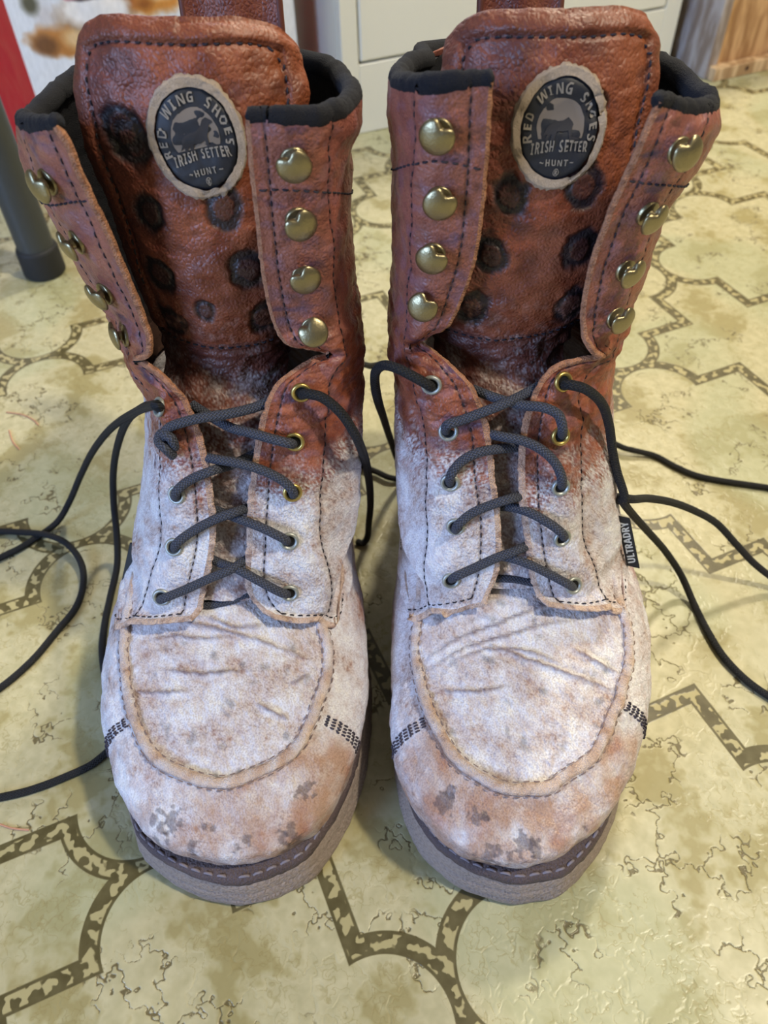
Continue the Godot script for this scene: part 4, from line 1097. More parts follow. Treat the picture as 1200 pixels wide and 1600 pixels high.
func sole_build(root: Node3D, pts: Array) -> void:
	var path := spline(pts, 0.0025, true)
	var n := path.size()
	var nr := PackedVector3Array()
	var area := 0.0
	for i in n:
		area += path[i].x * path[(i + 1) % n].z - path[(i + 1) % n].x * path[i].z
	for i in n:
		var t := (path[(i + 1) % n] - path[(i - 1 + n) % n]).normalized()
		nr.append(Vector3(t.z, 0, -t.x) * (1.0 if area > 0 else -1.0))
	for layer in 2:
		var prof := [[-0.006, 0.0], [-0.0015, 0.0006], [0.0, 0.003], [0.0003, 0.0072], [-0.0006, 0.0078], [-0.0006, 0.0086], [0.0, 0.0092], [-0.0008, 0.0135], [-0.0016, 0.0141], [-0.0016, 0.0148], [-0.0012, 0.0155], [-0.0022, 0.021], [-0.0034, 0.0224]]
		if layer == 1:
			prof = [[-0.0040, 0.0223], [-0.0026, 0.0232], [-0.0026, 0.0262], [-0.0036, 0.0284], [-0.006, 0.0298], [-0.0105, 0.0308]]
		var st := tool()
		var m := prof.size()
		for j in m:
			var a: Array = prof[maxi(j - 1, 0)]
			var b: Array = prof[mini(j + 1, m - 1)]
			for i in n + 1:
				var q := path[i % n]
				var w: float = 0.0007 * nA.get_noise_3d(q.x, prof[j][1] * 2, q.z) + 0.0003 * nB.get_noise_3d(q.x, prof[j][1], q.z)
				var up: float = 0.0
				if layer == 1:
					up = 0.0006 * nA.get_noise_3d(q.x * 2, 5, q.z * 2)
				st.set_normal((nr[i % n] * (b[1] - a[1]) - Vector3.UP * (b[0] - a[0])).normalized())
				st.set_uv(Vector2(0, 0))
				st.add_vertex(q + nr[i % n] * (prof[j][0] + w) + Vector3.UP * (prof[j][1] + up))
		for j in m - 1:
			for i in n:
				var p := j * (n + 1) + i
				var q2 := p + n + 1
				var ids := [p, q2, p + 1, p + 1, q2, q2 + 1]
				for t in (ids if area < 0 else [p, p + 1, q2, p + 1, q2 + 1, q2]):
					st.add_index(t)
		# lids
		for lid in 2:
			var j := 0 if lid == 0 else m - 1
			var poly := PackedVector2Array()
			for i in n:
				var q: Vector3 = path[i] + nr[i] * prof[j][0]
				poly.append(Vector2(q.x, q.z))
			var tri := Geometry2D.triangulate_polygon(poly)
			var base := m * (n + 1) + lid * n
			for q in poly:
				st.set_normal(Vector3.DOWN if lid == 0 else Vector3.UP)
				st.set_uv(Vector2.ZERO)
				st.add_vertex(Vector3(q.x, prof[j][1], q.y))
			for t in tri.size() / 3:
				var a := tri[t * 3]
				var b := tri[t * 3 + 1]
				var c := tri[t * 3 + 2]
				var cw := (poly[b] - poly[a]).cross(poly[c] - poly[a]) > 0
				if cw == (lid == 0):
					var x := b
					b = c
					c = x
				st.add_index(base + a); st.add_index(base + b); st.add_index(base + c)
		part("outsole" if layer == 0 else "welt", st.commit(), M.sole if layer == 0 else M.welt, root)
	var th := tool()
	var run := PackedVector3Array()
	var rn := PackedVector3Array()
	var fine := spline(pts, 0.0006, true)
	for i in fine.size():
		if fine[i].z > -0.2:
			var t := (fine[(i + 1) % fine.size()] - fine[i - 1]).normalized()
			var o := Vector3(t.z, 0, -t.x) * (1.0 if area > 0 else -1.0)
			if run.size() and run[run.size() - 1].distance_to(fine[i]) > 0.03:
				stitches(th, run, rn, 0.0042, 0.0012, 0.0007)
				run = PackedVector3Array()
				rn = PackedVector3Array()
			run.append(fine[i] - o * 0.0046 + Vector3.UP * 0.0292)
			rn.append(Vector3.UP)
	stitches(th, run, rn, 0.0042, 0.0012, 0.0007)
	var w := part("welt_stitching", th.commit(), M.welt_thread, root)
	w.set_meta("kind", "stuff")

func vamp_build(root: Node3D, apron: PackedVector3Array) -> void:
	var sh := Sheet.new()
	var n := O.size()
	var rows := 84
	sh.nu = n + 1
	sh.nv = rows
	sh.P.resize(sh.nu * rows)
	var lft: bool = cur.left
	# spots of grease: x, z, radius
	var spots := [[-0.104, -0.1245, 3.2], [-0.101, -0.122, 2.6], [-0.0955, -0.1235, 4.0], [-0.104, -0.117, 2.2], [-0.0985, -0.1165, 2.4], [-0.081, -0.1205, 1.6], [-0.0775, -0.1195, 1.8], [-0.086, -0.114, 2.4], [-0.0635, -0.116, 2.6], [-0.0665, -0.1125, 2.0], [-0.039, -0.134, 4.2], [-0.0445, -0.119, 3.4], [-0.048, -0.1165, 2.6]] if lft else [[0.0235, -0.1275, 4.4], [0.0255, -0.131, 3.4], [0.0365, -0.1205, 3.4], [0.0385, -0.1195, 2.0], [0.0405, -0.108, 2.8], [0.0445, -0.1075, 2.4], [0.0485, -0.1065, 1.8], [0.0555, -0.110, 4.0], [0.060, -0.1085, 3.2], [0.0345, -0.1085, 1.4], [0.082, -0.1165, 1.6]]
	var ra := PackedFloat32Array()
	for i in n:
		var o := O[i]
		var m := mid_at(clampf(o.z, ZH, ZT))
		var best := 0.62
		var a2 := Vector2(o.x, o.z)
		var b2 := Vector2(m.x, m.z)
		for k in range(0, apron.size() - 1):
			var hit = Geometry2D.segment_intersects_segment(a2, b2, Vector2(apron[k].x, apron[k].z), Vector2(apron[k + 1].x, apron[k + 1].z))
			if hit != null:
				best = hit.distance_to(b2) / a2.distance_to(b2)
				break
		ra.append(best)
	for i in n + 1:
		var o := O[i % n]
		var m := mid_at(clampf(o.z, ZH, ZT))
		var pa := acos(pow(ra[i % n], PW / 2.0)) + 0.03
		for j in rows:
			var s := float(j) / (rows - 1)
			var p: Vector3
			var out := (o - m) * Vector3(1, 0, 1)
			if s < 0.14:
				var a := -1.25 * (1.0 - s / 0.14)
				p = o - out.normalized() * 0.0045 * (1 - cos(a))
				p.y = Y0 + 0.0155 * sin(a)
			else:
				var a := pa * (s - 0.14) / 0.86
				var r := pow(cos(a), 2.0 / PW)
				var q := m + out * r
				p = Vector3(q.x, Y0 + (mid_at(q.z).y - Y0) * pow(sin(a), 2.0 / PW), q.z)
			sh.P[j * sh.nu + i] = p
	sh.s = 1.0
	sh.normals()
	if sh.n(2, rows / 2).dot(Vector3(O[2].x - mid_at(ZT).x, 0.2, O[2].z - ZT)) < 0:
		sh.s = -1.0
		sh.normals()
	for i in sh.P.size():
		var p := sh.P[i]
		sh.P[i] = p + sh.N[i] * (0.0011 * nA.get_noise_3dv(p) + 0.00014 * nB.get_noise_3dv(p))
	sh.normals()
	var C := PackedColorArray()
	var D := PackedFloat32Array()
	C.resize(sh.P.size())
	D.resize(sh.P.size())
	for i in sh.P.size():
		var p := sh.P[i]
		var c := dusty(p, 0.0)
		# the toe cap has lost most of its dust and is tan
		var edge := -0.156 + 0.006 * nA.get_noise_3dv(p * 0.7)
		var t := smoothstep(edge - 0.003, edge + 0.006, p.z)
		if p.z > -0.175:
			var side := (p.x + 0.066) / 0.06 if lft else (p.x - 0.057) / 0.06
			var tn := TAN.lerp(BROWN1, clampf(nA.get_noise_3dv(p * 0.8 + v(1, 1, 1)) * 0.8 - 0.1, 0, 0.55))
			var keep := clampf((0.46 if lft else 0.62) + side * (0.30 if lft else -0.12) + nA.get_noise_3dv(p * 1.1) * 0.7 + nB.get_noise_3dv(p) * 0.15, 0, 0.95)
			c = c.lerp(tn, t * keep)
			if p.y < 0.06:
				for q in spots:
					var dd := Vector2(p.x - q[0], p.z - q[1]).length() * 1000.0
					if dd < 7.0:
						var w := clampf((q[2] * (1.0 + 0.9 * nB.get_noise_3dv(p * 0.9)) - dd) * 1.3, 0, 1)
						c = c.lerp(GREY, w * 0.6)
		# grime above the welt
		var g := smoothstep(0.045, 0.030, p.y + 0.006 * nB.get_noise_3dv(p) + 0.008 * nA.get_noise_3dv(p))
		c = c.lerp(lin(118, 92, 78), g * 0.75)
		if p.z < -0.2:
			c = c.lerp(brown(p), clampf(0.22 + nA.get_noise_3dv(p) * 0.9, 0, 0.6) * smoothstep(-0.2, -0.24, p.z))
		C[i] = c
		D[i] = 1.0 - clampf(t * (0.35 + nA.get_noise_3dv(p * 1.4)), 0, 0.6)
	part("vamp", sheet_mesh(sh, C, D, M.clean, M.dusty), null, root)
	# triple rows of thread at both sides of the toe cap
	var st := tool()
	for q in ([v(-0.0185, 0, -0.159), v(-0.1335, 0, -0.1585)] if lft else [v(0.1195, 0, -0.1605), v(0.001, 0, -0.1535)]):
		var bi := 0
		var bd := 9.0
		for i in n:
			var d := O[i].distance_to(Vector3(q.x, Y0, q.z))
			if d < bd:
				bd = d
				bi = i
		for r in 4:
			var i := bi + (r - 2) * 2
			var pts := PackedVector3Array()
			var nn := PackedVector3Array()
			for t in 60:
				var j := lerpf(rows * 0.17, rows * 0.86, t / 59.0)
				var ii := i + (roundi((t / 59.0) * 5.0) if q.x > c_mid() else roundi((t / 59.0) * -5.0)) * (1 if lft else 1)
				pts.append(sh.p(ii, int(j)).lerp(sh.p(ii, int(j) + 1), j - int(j)))
				nn.append(sh.n(ii, int(j)))
			stitches(st, pts, nn, 0.0024, 0.0007, 0.00048)
	var so := part("toe_stitching", st.commit(), mat(rgb(66, 60, 72), 0.8), root)
	so.set_meta("kind", "stuff")

func c_mid() -> float:
	return -0.07 if cur.left else 0.06

func plug_build(root: Node3D, apron: PackedVector3Array) -> void:
	var lft: bool = cur.left
	var zf := -1.0
	var fi := 0
	for k in apron.size():
		if apron[k].z > zf:
			zf = apron[k].z
			fi = k
	var sh := Sheet.new()
	sh.nu = 150
	sh.nv = 150
	sh.s = -1.0
	var span := func(z: float) -> Vector2:
		var a := 0.0
		var b := 0.0
		for k in range(0, fi):
			if (apron[k].z - z) * (apron[k + 1].z - z) <= 0 and apron[k].z != apron[k + 1].z:
				a = lerpf(apron[k].x, apron[k + 1].x, (z - apron[k].z) / (apron[k + 1].z - apron[k].z))
		for k in range(fi, apron.size() - 1):
			if (apron[k].z - z) * (apron[k + 1].z - z) <= 0 and apron[k].z != apron[k + 1].z:
				b = lerpf(apron[k].x, apron[k + 1].x, (z - apron[k].z) / (apron[k + 1].z - apron[k].z))
				break
		return Vector2(a, b)
	var creases := [[[-0.118, -0.205], [-0.100, -0.2035], [-0.083, -0.199], [-0.060, -0.193], [-0.036, -0.187]], [[-0.112, -0.197], [-0.098, -0.1965], [-0.085, -0.194], [-0.07, -0.1945]], [[-0.105, -0.183], [-0.085, -0.179], [-0.062, -0.18]], [[-0.085, -0.2035], [-0.07, -0.198], [-0.055, -0.2]], [[-0.045, -0.175], [-0.036, -0.181]], [[-0.118, -0.176], [-0.104, -0.173], [-0.09, -0.172]], [[-0.060, -0.166], [-0.045, -0.160]]] if lft else [[[0.0165, -0.187], [0.032, -0.193], [0.052, -0.197], [0.075, -0.204], [0.105, -0.206]], [[0.017, -0.1815], [0.035, -0.1885], [0.055, -0.1915], [0.072, -0.1955], [0.09, -0.1985]], [[0.045, -0.1895], [0.062, -0.181], [0.083, -0.174], [0.104, -0.169]], [[0.03, -0.184], [0.045, -0.1865], [0.06, -0.1855], [0.08, -0.1785]], [[0.022, -0.172], [0.04, -0.1685], [0.055, -0.17]], [[0.084, -0.186], [0.098, -0.180], [0.106, -0.1775]]]
	for j in sh.nv:
		var t := float(j) / (sh.nv - 1)
		var z := lerpf(zf - 0.0004, -0.232, lerpf(t * t, t, 0.45))
		var ab: Vector2 = span.call(z)
		for i in sh.nu:
			var u := float(i) / (sh.nu - 1)
			var x := lerpf(ab.x, ab.y, u)
			sh.P.append(Vector3(x, foot_y(x, z), z))
	sh.normals()
	var C := PackedColorArray()
	var D := PackedFloat32Array()
	var cr := PackedFloat32Array()
	for k in sh.P.size():
		var p := sh.P[k]
		var u := float(k % sh.nu) / (sh.nu - 1)
		var q := Vector2(p.x, p.z) + Vector2(nB.get_noise_3dv(p), nB.get_noise_3dv(p + v(1, 0, 0))) * 0.0006
		var d := 1.0
		var fade := 1.0
		for line in creases:
			var m: int = line.size() - 1
			for s in m:
				var a := Vector2(line[s][0], line[s][1])
				var b := Vector2(line[s + 1][0], line[s + 1][1])
				var t := clampf((q - a).dot(b - a) / (b - a).length_squared(), 0, 1)
				var e := q.distance_to(a + (b - a) * t)
				if e < d:
					d = e
					fade = sqrt(maxf(sin(clampf((s + t) / m, 0.0, 1.0) * PI), 0.0))
		var c := exp(-pow(d / 0.0007, 2)) * fade
		cr.append(c)
		var edge := minf(u, 1 - u) * 0.09
		var h := 0.0010 * smoothstep(0.0, 0.012, edge) - 0.0012 * c + 0.0005 * fade * exp(-pow((d - 0.0028) / 0.0016, 2))
		h += 0.0012 * nA.get_noise_3dv(p) + 0.0003 * nB.get_noise_3dv(p)
		sh.P[k] = p + sh.N[k] * h
	sh.normals()
	for k in sh.P.size():
		var p := sh.P[k]
		var c := dusty(p, -0.05)
		var w := clampf(nA.get_noise_3dv(p * 1.1 + v(7, 3, 1)) * 2.0 - 0.35, 0, 1)
		c = c.lerp(lin(178, 144, 134), w * 0.28)
		var dk := clampf(nB.get_noise_3dv(p * 0.35 + v(2, 9, 4)) * 2.6 - 1.05, 0, 1)
		c = c.lerp(lin(126, 128, 136), dk * 0.6)
		c = c.lerp(lin(104, 82, 88), cr[k] * 0.75)
		C.append(c)
		D.append(1.0)
	part("toe_plug", sheet_mesh(sh, C, D, M.clean, M.dusty), null, root)

func seam_build(root: Node3D, apron: PackedVector3Array) -> void:
	var pts := PackedVector3Array()
	var nn := PackedVector3Array()
	for p in apron:
		if p.z < -0.24:
			continue
		var n := foot_n(p.x, p.z)
		var w := 0.0009 * nA.get_noise_3d(p.x * 1.1, 3, p.z * 1.1)
		pts.append(Vector3(p.x + w, foot_y(p.x, p.z), p.z + w) + n * 0.0007)
		nn.append(n)
	var st := tool()
	var colf := func(k: int, a: float) -> Color:
		var p := pts[k] + nn[k] * sin(a) * 0.001 + Vector3(cos(a) * 0.002, 0, 0)
		var c := lin(222, 198, 182).lerp(lin(200, 164, 140), clampf(0.4 + nA.get_noise_3dv(p * 1.5) * 1.2, 0, 1))
		c = c.lerp(DUST0, clampf(nB.get_noise_3dv(p * 0.5) * 0.6 + (0.4 if p.z < -0.17 else 0.15), 0, 0.8))
		return c.lerp(lin(110, 82, 70), clampf(nB.get_noise_3dv(p) * 1.4 - 0.5, 0, 0.5))
	tube(st, pts, func(k): return 0.0026 + 0.0006 * nA.get_noise_3dv(pts[k] * 1.8), 14, nn, func(k): return 0.0020 + 0.0005 * nA.get_noise_3dv(pts[k] * 2.1 + v(1, 1, 1)), false, true, 100.0, colf)
	part("moc_seam", st.commit(), M.edge, root)
	# thread that holds the raised seam, on both flanks
	var th := tool()
	for s in [-1.0, 1.0]:
		var q := PackedVector3Array()
		for k in pts.size():
			var t := (pts[mini(k + 1, pts.size() - 1)] - pts[maxi(k - 1, 0)]).normalized()
			var side := t.cross(nn[k]).normalized()
			q.append(pts[k] + side * s * 0.0031 + nn[k] * 0.0003)
		stitches(th, spline(Array(q), 0.0005), _stretch(nn, q), 0.0026, 0.0016, 0.00028)
	var so := part("seam_stitching", th.commit(), mat(rgb(136, 116, 110), 0.8), root)
	so.set_meta("kind", "stuff")

func _stretch(nn: PackedVector3Array, q: PackedVector3Array) -> PackedVector3Array:
	# normals for spline(q, 0.0005)
	var out := PackedVector3Array()
	for k in q.size() - 1:
		var c := maxi(1, ceili(q[k].distance_to(q[k + 1]) / 0.0005))
		for i in c:
			out.append(nn[k].lerp(nn[k + 1], float(i) / c))
	out.append(nn[nn.size() - 1])
	return out

func tongue_build(root: Node3D, c0: float) -> Sheet:
	var lft: bool = cur.left
	# height, middle x, half width, z, edge set-back
	var R := [[0.098, -0.0745, 0.026, -0.2075, 0.004], [0.118, -0.0735, 0.028, -0.2225, 0.004], [0.145, -0.072, 0.029, -0.2345, 0.005], [0.170, -0.070, 0.027, -0.249, 0.012], [0.184, -0.0675, 0.027, -0.263, 0.018], [0.196, -0.0655, 0.0305, -0.2655, 0.019], [0.215, -0.0640, 0.0330, -0.2640, 0.018], [0.245, -0.0630, 0.0365, -0.266, 0.017], [0.275, -0.0635, 0.0395, -0.271, 0.015], [0.296, -0.0628, 0.0400, -0.277, 0.014], [0.307, -0.0625, 0.0385, -0.282, 0.014], [0.3115, -0.0625, 0.037, -0.287, 0.013]]
	if not lft:
		R = [[0.099, 0.062, 0.026, -0.2085, 0.004], [0.118, 0.0600, 0.028, -0.2225, 0.004], [0.145, 0.0575, 0.029, -0.2345, 0.005], [0.170, 0.0545, 0.027, -0.249, 0.012], [0.184, 0.0535, 0.029, -0.263, 0.017], [0.196, 0.0540, 0.034, -0.2655, 0.016], [0.215, 0.0565, 0.0385, -0.2635, 0.012], [0.245, 0.0590, 0.039, -0.266, 0.013], [0.275, 0.0608, 0.039, -0.271, 0.014], [0.295, 0.0625, 0.038, -0.277, 0.014], [0.306, 0.0632, 0.0365, -0.282, 0.014], [0.3105, 0.0632, 0.0355, -0.287, 0.013]]
	var marks: Array = [v(-0.0859,0.2814,0.0070),v(-0.0833,0.2775,0.0062),v(-0.0821,0.2545,0.0058),v(-0.0838,0.2298,0.0058),v(-0.0843,0.2079,0.0058),v(-0.0543,0.2565,0.0062),v(-0.0491,0.2327,0.0066),v(-0.0459,0.2095,0.0064),v(-0.0684,0.2170,0.0040)] if lft else [v(0.0489,0.2579,0.0058),v(0.0441,0.2354,0.0058),v(0.0382,0.2131,0.0060),v(0.0751,0.2594,0.0066),v(0.0774,0.2364,0.0066),v(0.0785,0.2116,0.0070),v(0.0766,0.2851,0.0035)]
	var sh := Sheet.new()
	sh.nu = 130
	var half := PackedFloat32Array()
	for k in R.size() - 1:
		var g := func(i: int) -> Array: return R[clampi(i, 0, R.size() - 1)]
		var c := ceili((R[k + 1][0] - R[k][0]) / 0.00065)
		if k == R.size() - 2: c = 10
		for s in c + (1 if k == R.size() - 2 else 0):
			var t := float(s) / c
			var a := herm(v(g.call(k - 1)[1], g.call(k - 1)[0], g.call(k - 1)[3]), v(R[k][1], R[k][0], R[k][3]), v(R[k + 1][1], R[k + 1][0], R[k + 1][3]), v(g.call(k + 2)[1], g.call(k + 2)[0], g.call(k + 2)[3]), t)
			var hw := lerpf(R[k][2], R[k + 1][2], t)
			var back := lerpf(R[k][4], R[k + 1][4], t)
			half.append(hw)
			for i in sh.nu:
				var u := 2.0 * i / (sh.nu - 1) - 1.0
				var drop := 0.013 * pow(absf(u), 5) * smoothstep(0.265, 0.3155, a.y)
				sh.P.append(Vector3(a.x + u * hw, a.y - drop - (0.0015 * u if lft else 0.0), a.z - back * pow(absf(u), 2.2)))
	sh.nv = sh.P.size() / sh.nu
	sh.normals()
	var C := PackedColorArray()
	var D := PackedFloat32Array()
	C.resize(sh.P.size()); D.resize(sh.P.size())
	var top: float = R[R.size() - 1][0]
	for k in sh.P.size():
		var p := sh.P[k]
		var j := k / sh.nu
		var u := 2.0 * (k % sh.nu) / (sh.nu - 1) - 1.0
		var yr := sh.P[j * sh.nu + sh.nu / 2].y
		var dside := (1.0 - absf(u)) * half[j]
		var d := minf(dside, (top - yr) * 1.15)
		if yr < 0.2: d = 1.0
		var bead := 0.0013 * sqrt(clampf(1.0 - pow((d - 0.003) / 0.0032, 2), 0, 1)) - 0.0007 * exp(-pow((d - 0.0068) / 0.0008, 2))
		var h := bead + 0.0012 * nA.get_noise_3dv(p * v(1, 1.4, 1)) + 0.00012 * nB.get_noise_3dv(p * v(0.8, 1.6, 1))
		var ink := 0.0
		for m in marks:
			var e := Vector2((p.x - m.x) / m.z, (p.y - m.y) / (m.z * 1.15))
			var l := e.length() * (1.0 + 0.25 * nB.get_noise_3dv(p * 0.5))
			if l < 1.8:
				h += -0.0009 * smoothstep(1.25, 0.95, l) + 0.0007 * smoothstep(0.75, 0.5, l)
				ink = maxf(ink, smoothstep(1.35, 0.9, l) * (0.95 if absf(l - 0.9) < 0.3 else 0.72))
		var seam := exp(-pow((yr - 0.1965) / 0.0007, 2))
		h += -0.0007 * seam + (0.0009 if yr > 0.1965 else 0.0)
		if yr < 0.195:
			h += 0.0022 * nA.get_noise_3dv(p * v(0.9, 2.2, 0.5) + v(1, 0, 0)) * smoothstep(0.10, 0.13, yr)
		sh.P[k] = p + sh.N[k] * h
		var c := brown(p).lerp(BROWN0 * 0.8, 0.25)
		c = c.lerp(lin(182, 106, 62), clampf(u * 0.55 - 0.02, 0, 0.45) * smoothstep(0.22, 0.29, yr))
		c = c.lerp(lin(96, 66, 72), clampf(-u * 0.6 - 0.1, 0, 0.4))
		var sm := clampf(nA.get_noise_3dv(p * 0.8 + v(5, 2, 1)) * 1.5 - 0.15, 0, 0.6)
		c = c.lerp(lin(92, 56, 50), sm)
		c = c.lerp(lin(34, 32, 38), ink)
		var du := 0.0
		if yr < 0.2:
			du = clampf(smoothstep(0.2, 0.125, yr) * 0.85 + nA.get_noise_3dv(p * 1.2) * 0.5 + nC.get_noise_3dv(p) * 0.35 - 0.1, 0, 0.95)
			c = c.lerp(lin(88, 58, 56), 0.5).lerp(dusty(p, 0.1), du)
		elif yr < 0.225:
			c = c.lerp(lin(170, 128, 118), clampf(nB.get_noise_3dv(p * v(1, 0.6, 1)) * 1.1 - 0.1, 0, 0.45) * smoothstep(0.225, 0.205, yr))
		if d < 0.0065:
			c = c.lerp(lin(124, 66, 44), 0.55)
		C[k] = c
		D[k] = du
	sh.normals()
	part("tongue", sheet_mesh(sh, C, D, M.clean, M.dusty), null, root)
	# its padded back
	var bk := Sheet.new()
	bk.nu = sh.nu
	bk.nv = sh.nv
	bk.s = -1.0
	bk.P.resize(sh.P.size())
	for k in sh.P.size():
		var u := absf(2.0 * (k % sh.nu) / (sh.nu - 1) - 1.0)
		var t := clampf((sh.nv - 1 - k / sh.nu) / 14.0, 0, 1)
		bk.P[k] = sh.P[k] - sh.N[k] * 0.0065 * sqrt(1.0 - pow(u, 12)) * sqrt(t * (2 - t))
	bk.normals()
	part("tongue_back", sheet_mesh(bk, null, null, M.lining, null), null, root)
	# thread inside the rolled rim and along the cross seam
	var st := tool()
	var path := PackedVector3Array()
	var pn := PackedVector3Array()
	var j0 := 0
	for j in sh.nv:
		if sh.P[j * sh.nu + sh.nu / 2].y > 0.222:
			j0 = j
			break
	var jt := sh.nv - 1
	for j in sh.nv:
		if sh.P[j * sh.nu + sh.nu / 2].y > top - 0.0062:
			jt = j
			break
	var ins := int(0.0068 / 0.0385 * sh.nu / 2)
	for j in range(j0, jt - 6): path.append(sh.p(ins, j)); pn.append(sh.n(ins, j))
	for q in 7: path.append(sh.p(ins + q, jt - 6 + q)); pn.append(sh.n(ins + q, jt - 6 + q))
	for i in range(ins + 7, sh.nu - ins - 7): path.append(sh.p(i, jt)); pn.append(sh.n(i, jt))
	for q in 7: path.append(sh.p(sh.nu - ins - 7 + q, jt - q)); pn.append(sh.n(sh.nu - ins - 7 + q, jt - q))
	for j in range(jt - 6, j0, -1): path.append(sh.p(sh.nu - ins, j)); pn.append(sh.n(sh.nu - ins, j))
	stitches(st, path, pn, 0.0020, 0.0008, 0.0004)
	path = PackedVector3Array()
	pn = PackedVector3Array()
	var js := 0
	for j in sh.nv:
		if sh.P[j * sh.nu + sh.nu / 2].y > 0.198:
			js = j
			break
	for i in range(4, sh.nu - 4): path.append(sh.p(i, js)); pn.append(sh.n(i, js))
	stitches(st, path, pn, 0.0022, 0.001, 0.0004)
	var so := part("tongue_stitching", st.commit(), M.stitch, root)
	so.set_meta("kind", "stuff")
	return sh

func quarter_build(root: Node3D, T: Array, s: float, stit: SurfaceTool) -> Sheet:
	var lft: bool = cur.left
	var sub := [26, 24, 30, 18, 8]
	var sh := Sheet.new()
	sh.s = s
	sh.nu = 1
	for q in sub: sh.nu += q
	var nr := T.size()
	var rowf := PackedFloat32Array()
	for k in nr - 1:
		var c := maxi(2, ceili(T[k][1].distance_to(T[k + 1][1]) / 0.00065))
		var last := 1 if k == nr - 2 else 0
		for a in c + last:
			var t := float(a) / c
			rowf.append(k + t)
			var ctl := []
			for q in 6:
				ctl.append(herm(T[maxi(k - 1, 0)][q], T[k][q], T[k + 1][q], T[mini(k + 2, nr - 1)][q], t))
			for q in 5:
				var p0: Vector3 = ctl[maxi(q - 1, 0)]
				var p3: Vector3 = ctl[mini(q + 2, 5)]
				for b in sub[q] + (1 if q == 4 else 0):
					sh.P.append(herm(p0, ctl[q], ctl[q + 1], p3, float(b) / sub[q]))
	sh.nv = sh.P.size() / sh.nu
	for k in sh.P.size():
		var p := sh.P[k]
		if p.y < 0.125 and p.z > -0.30:
			p.y = maxf(p.y, foot_y(p.x, p.z) + (0.0055 if k % sh.nu < 56 else 0.0026))
			sh.P[k] = p
		# the lower hem lies against the vamp
		var hug := smoothstep(0.102, 0.084, p.y) * smoothstep(50, 66, k % sh.nu)
		if hug > 0.0 and p.z > -0.36:
			var m := mid_at(clampf(p.z, ZH, ZT))
			var fr := foot_r(p.x, p.z)
			var ry := pow(maxf(1.0 - pow(clampf((p.y - Y0) / (m.y - Y0), 0.0, 1.0), PW), 0.0), 1.0 / PW) + 0.045
			if fr > ry:
				p.x = lerpf(p.x, m.x + (p.x - m.x) * ry / fr, hug)
				sh.P[k] = p
	for pass_k in 8:
		for j in 8:
			for i in range(1, 72):
				var q := j * sh.nu + i
				sh.P[q] = sh.P[q] * 0.5 + (sh.P[q - 1] + sh.P[q + 1]) * 0.25
	sh.normals()
	var iF: int = sub[0] + sub[1]
	var iS := 9
	for k in sh.P.size():
		var p := sh.P[k]
		var i := k % sh.nu
		var wav := smoothstep(0.0, 1.0, i / 14.0)
		var h := 0.0013 * nA.get_noise_3dv(p) * (0.35 + 0.65 * wav) + 0.00014 * nB.get_noise_3dv(p * v(1, 1.5, 1))
		h -= 0.0005 * (exp(-pow((i - iF) / 1.2, 2)) + exp(-pow((i - iS) / 1.2, 2)))
		h += 0.0011 * exp(-float(k / sh.nu) / 4.0) * smoothstep(115, 60, i) + 0.0006 * exp(-float(i) / 3.0)
		# creases that run across the ankle
		var cz := smoothstep(0.155, 0.18, p.y) * smoothstep(0.225, 0.205, p.y)
		h += cz * 0.0011 * nA.get_noise_3dv(p * v(0.8, 3.0, 0.8))
		sh.P[k] = p + sh.N[k] * h
	sh.normals()
	var C := PackedColorArray()
	var D := PackedFloat32Array()
	C.resize(sh.P.size()); D.resize(sh.P.size())
	var ym := 0.147 if lft else 0.151
	if lft and s < 0: ym = 0.156
	if not lft and s > 0: ym = 0.143
	for k in sh.P.size():
		var p := sh.P[k]
		var i := k % sh.nu
		var d := mix_dust(p, ym)
		var c := brown(p).lerp(lin(186, 116, 92), clampf(nB.get_noise_3dv(p * v(0.5, 1.4, 0.5)) * 0.7, 0, 0.4))
		if p.y > 0.205:
			c = c.lerp(lin(160, 106, 98), 0.45)  # mauve tint paints the window's cool sheen on the upper flaps
		c = c.lerp(lin(80, 48, 46), clampf(nA.get_noise_3dv(p * 1.6 + v(4, 4, 1)) * 1.6 - 0.45, 0, 0.55))
		var dye_and_sheen := clampf(nA.get_noise_3dv(p * v(0.9, 2.4, 0.9) + v(9, 2, 6)) * 2.2 - 0.55, 0, 0.7) * smoothstep(58, 20, i)
		c = c.lerp(lin(58, 50, 82), dye_and_sheen)  # dye smears, coloured bluer to imitate the cool window sheen
		c = c.lerp(lin(138, 104, 118), clampf(nB.get_noise_3dv(p * 0.4 + v(5, 5, 9)) * 1.5 - 0.2, 0, 0.4))
		c = c.lerp(dusty(p, 0.05), d)
		if i == iF or i == iS:
			c = c.lerp(lin(70, 54, 60), 0.55)
		elif absi(i - iF) == 1 or absi(i - iS) == 1:
			c = c.lerp(lin(90, 66, 66), 0.25)
		C[k] = c
		D[k] = d
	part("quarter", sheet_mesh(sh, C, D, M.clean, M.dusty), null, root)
	# raw edge round the flap: from the heel along the bottom, up the throat
	var th := 0.0028
	var loop := PackedVector3Array()
	var ln := PackedVector3Array()
	for i in range(sh.nu - 1, 0, -1): loop.append(sh.p(i, 0)); ln.append(sh.n(i, 0))
	for j in sh.nv: loop.append(sh.p(0, j)); ln.append(sh.n(0, j))
	var out := PackedVector3Array()
	var cut: int = sh.nu - 1
	for k in loop.size():
		var i := 0 if k >= cut else cut - k
		var j := k - cut if k >= cut else 0
		var o := Vector3.ZERO
		if k < cut: o = (sh.p(i, 0) - sh.p(i, 2)).normalized()
		else: o = (sh.p(0, j) - sh.p(2, j)).normalized()
		out.append(o)
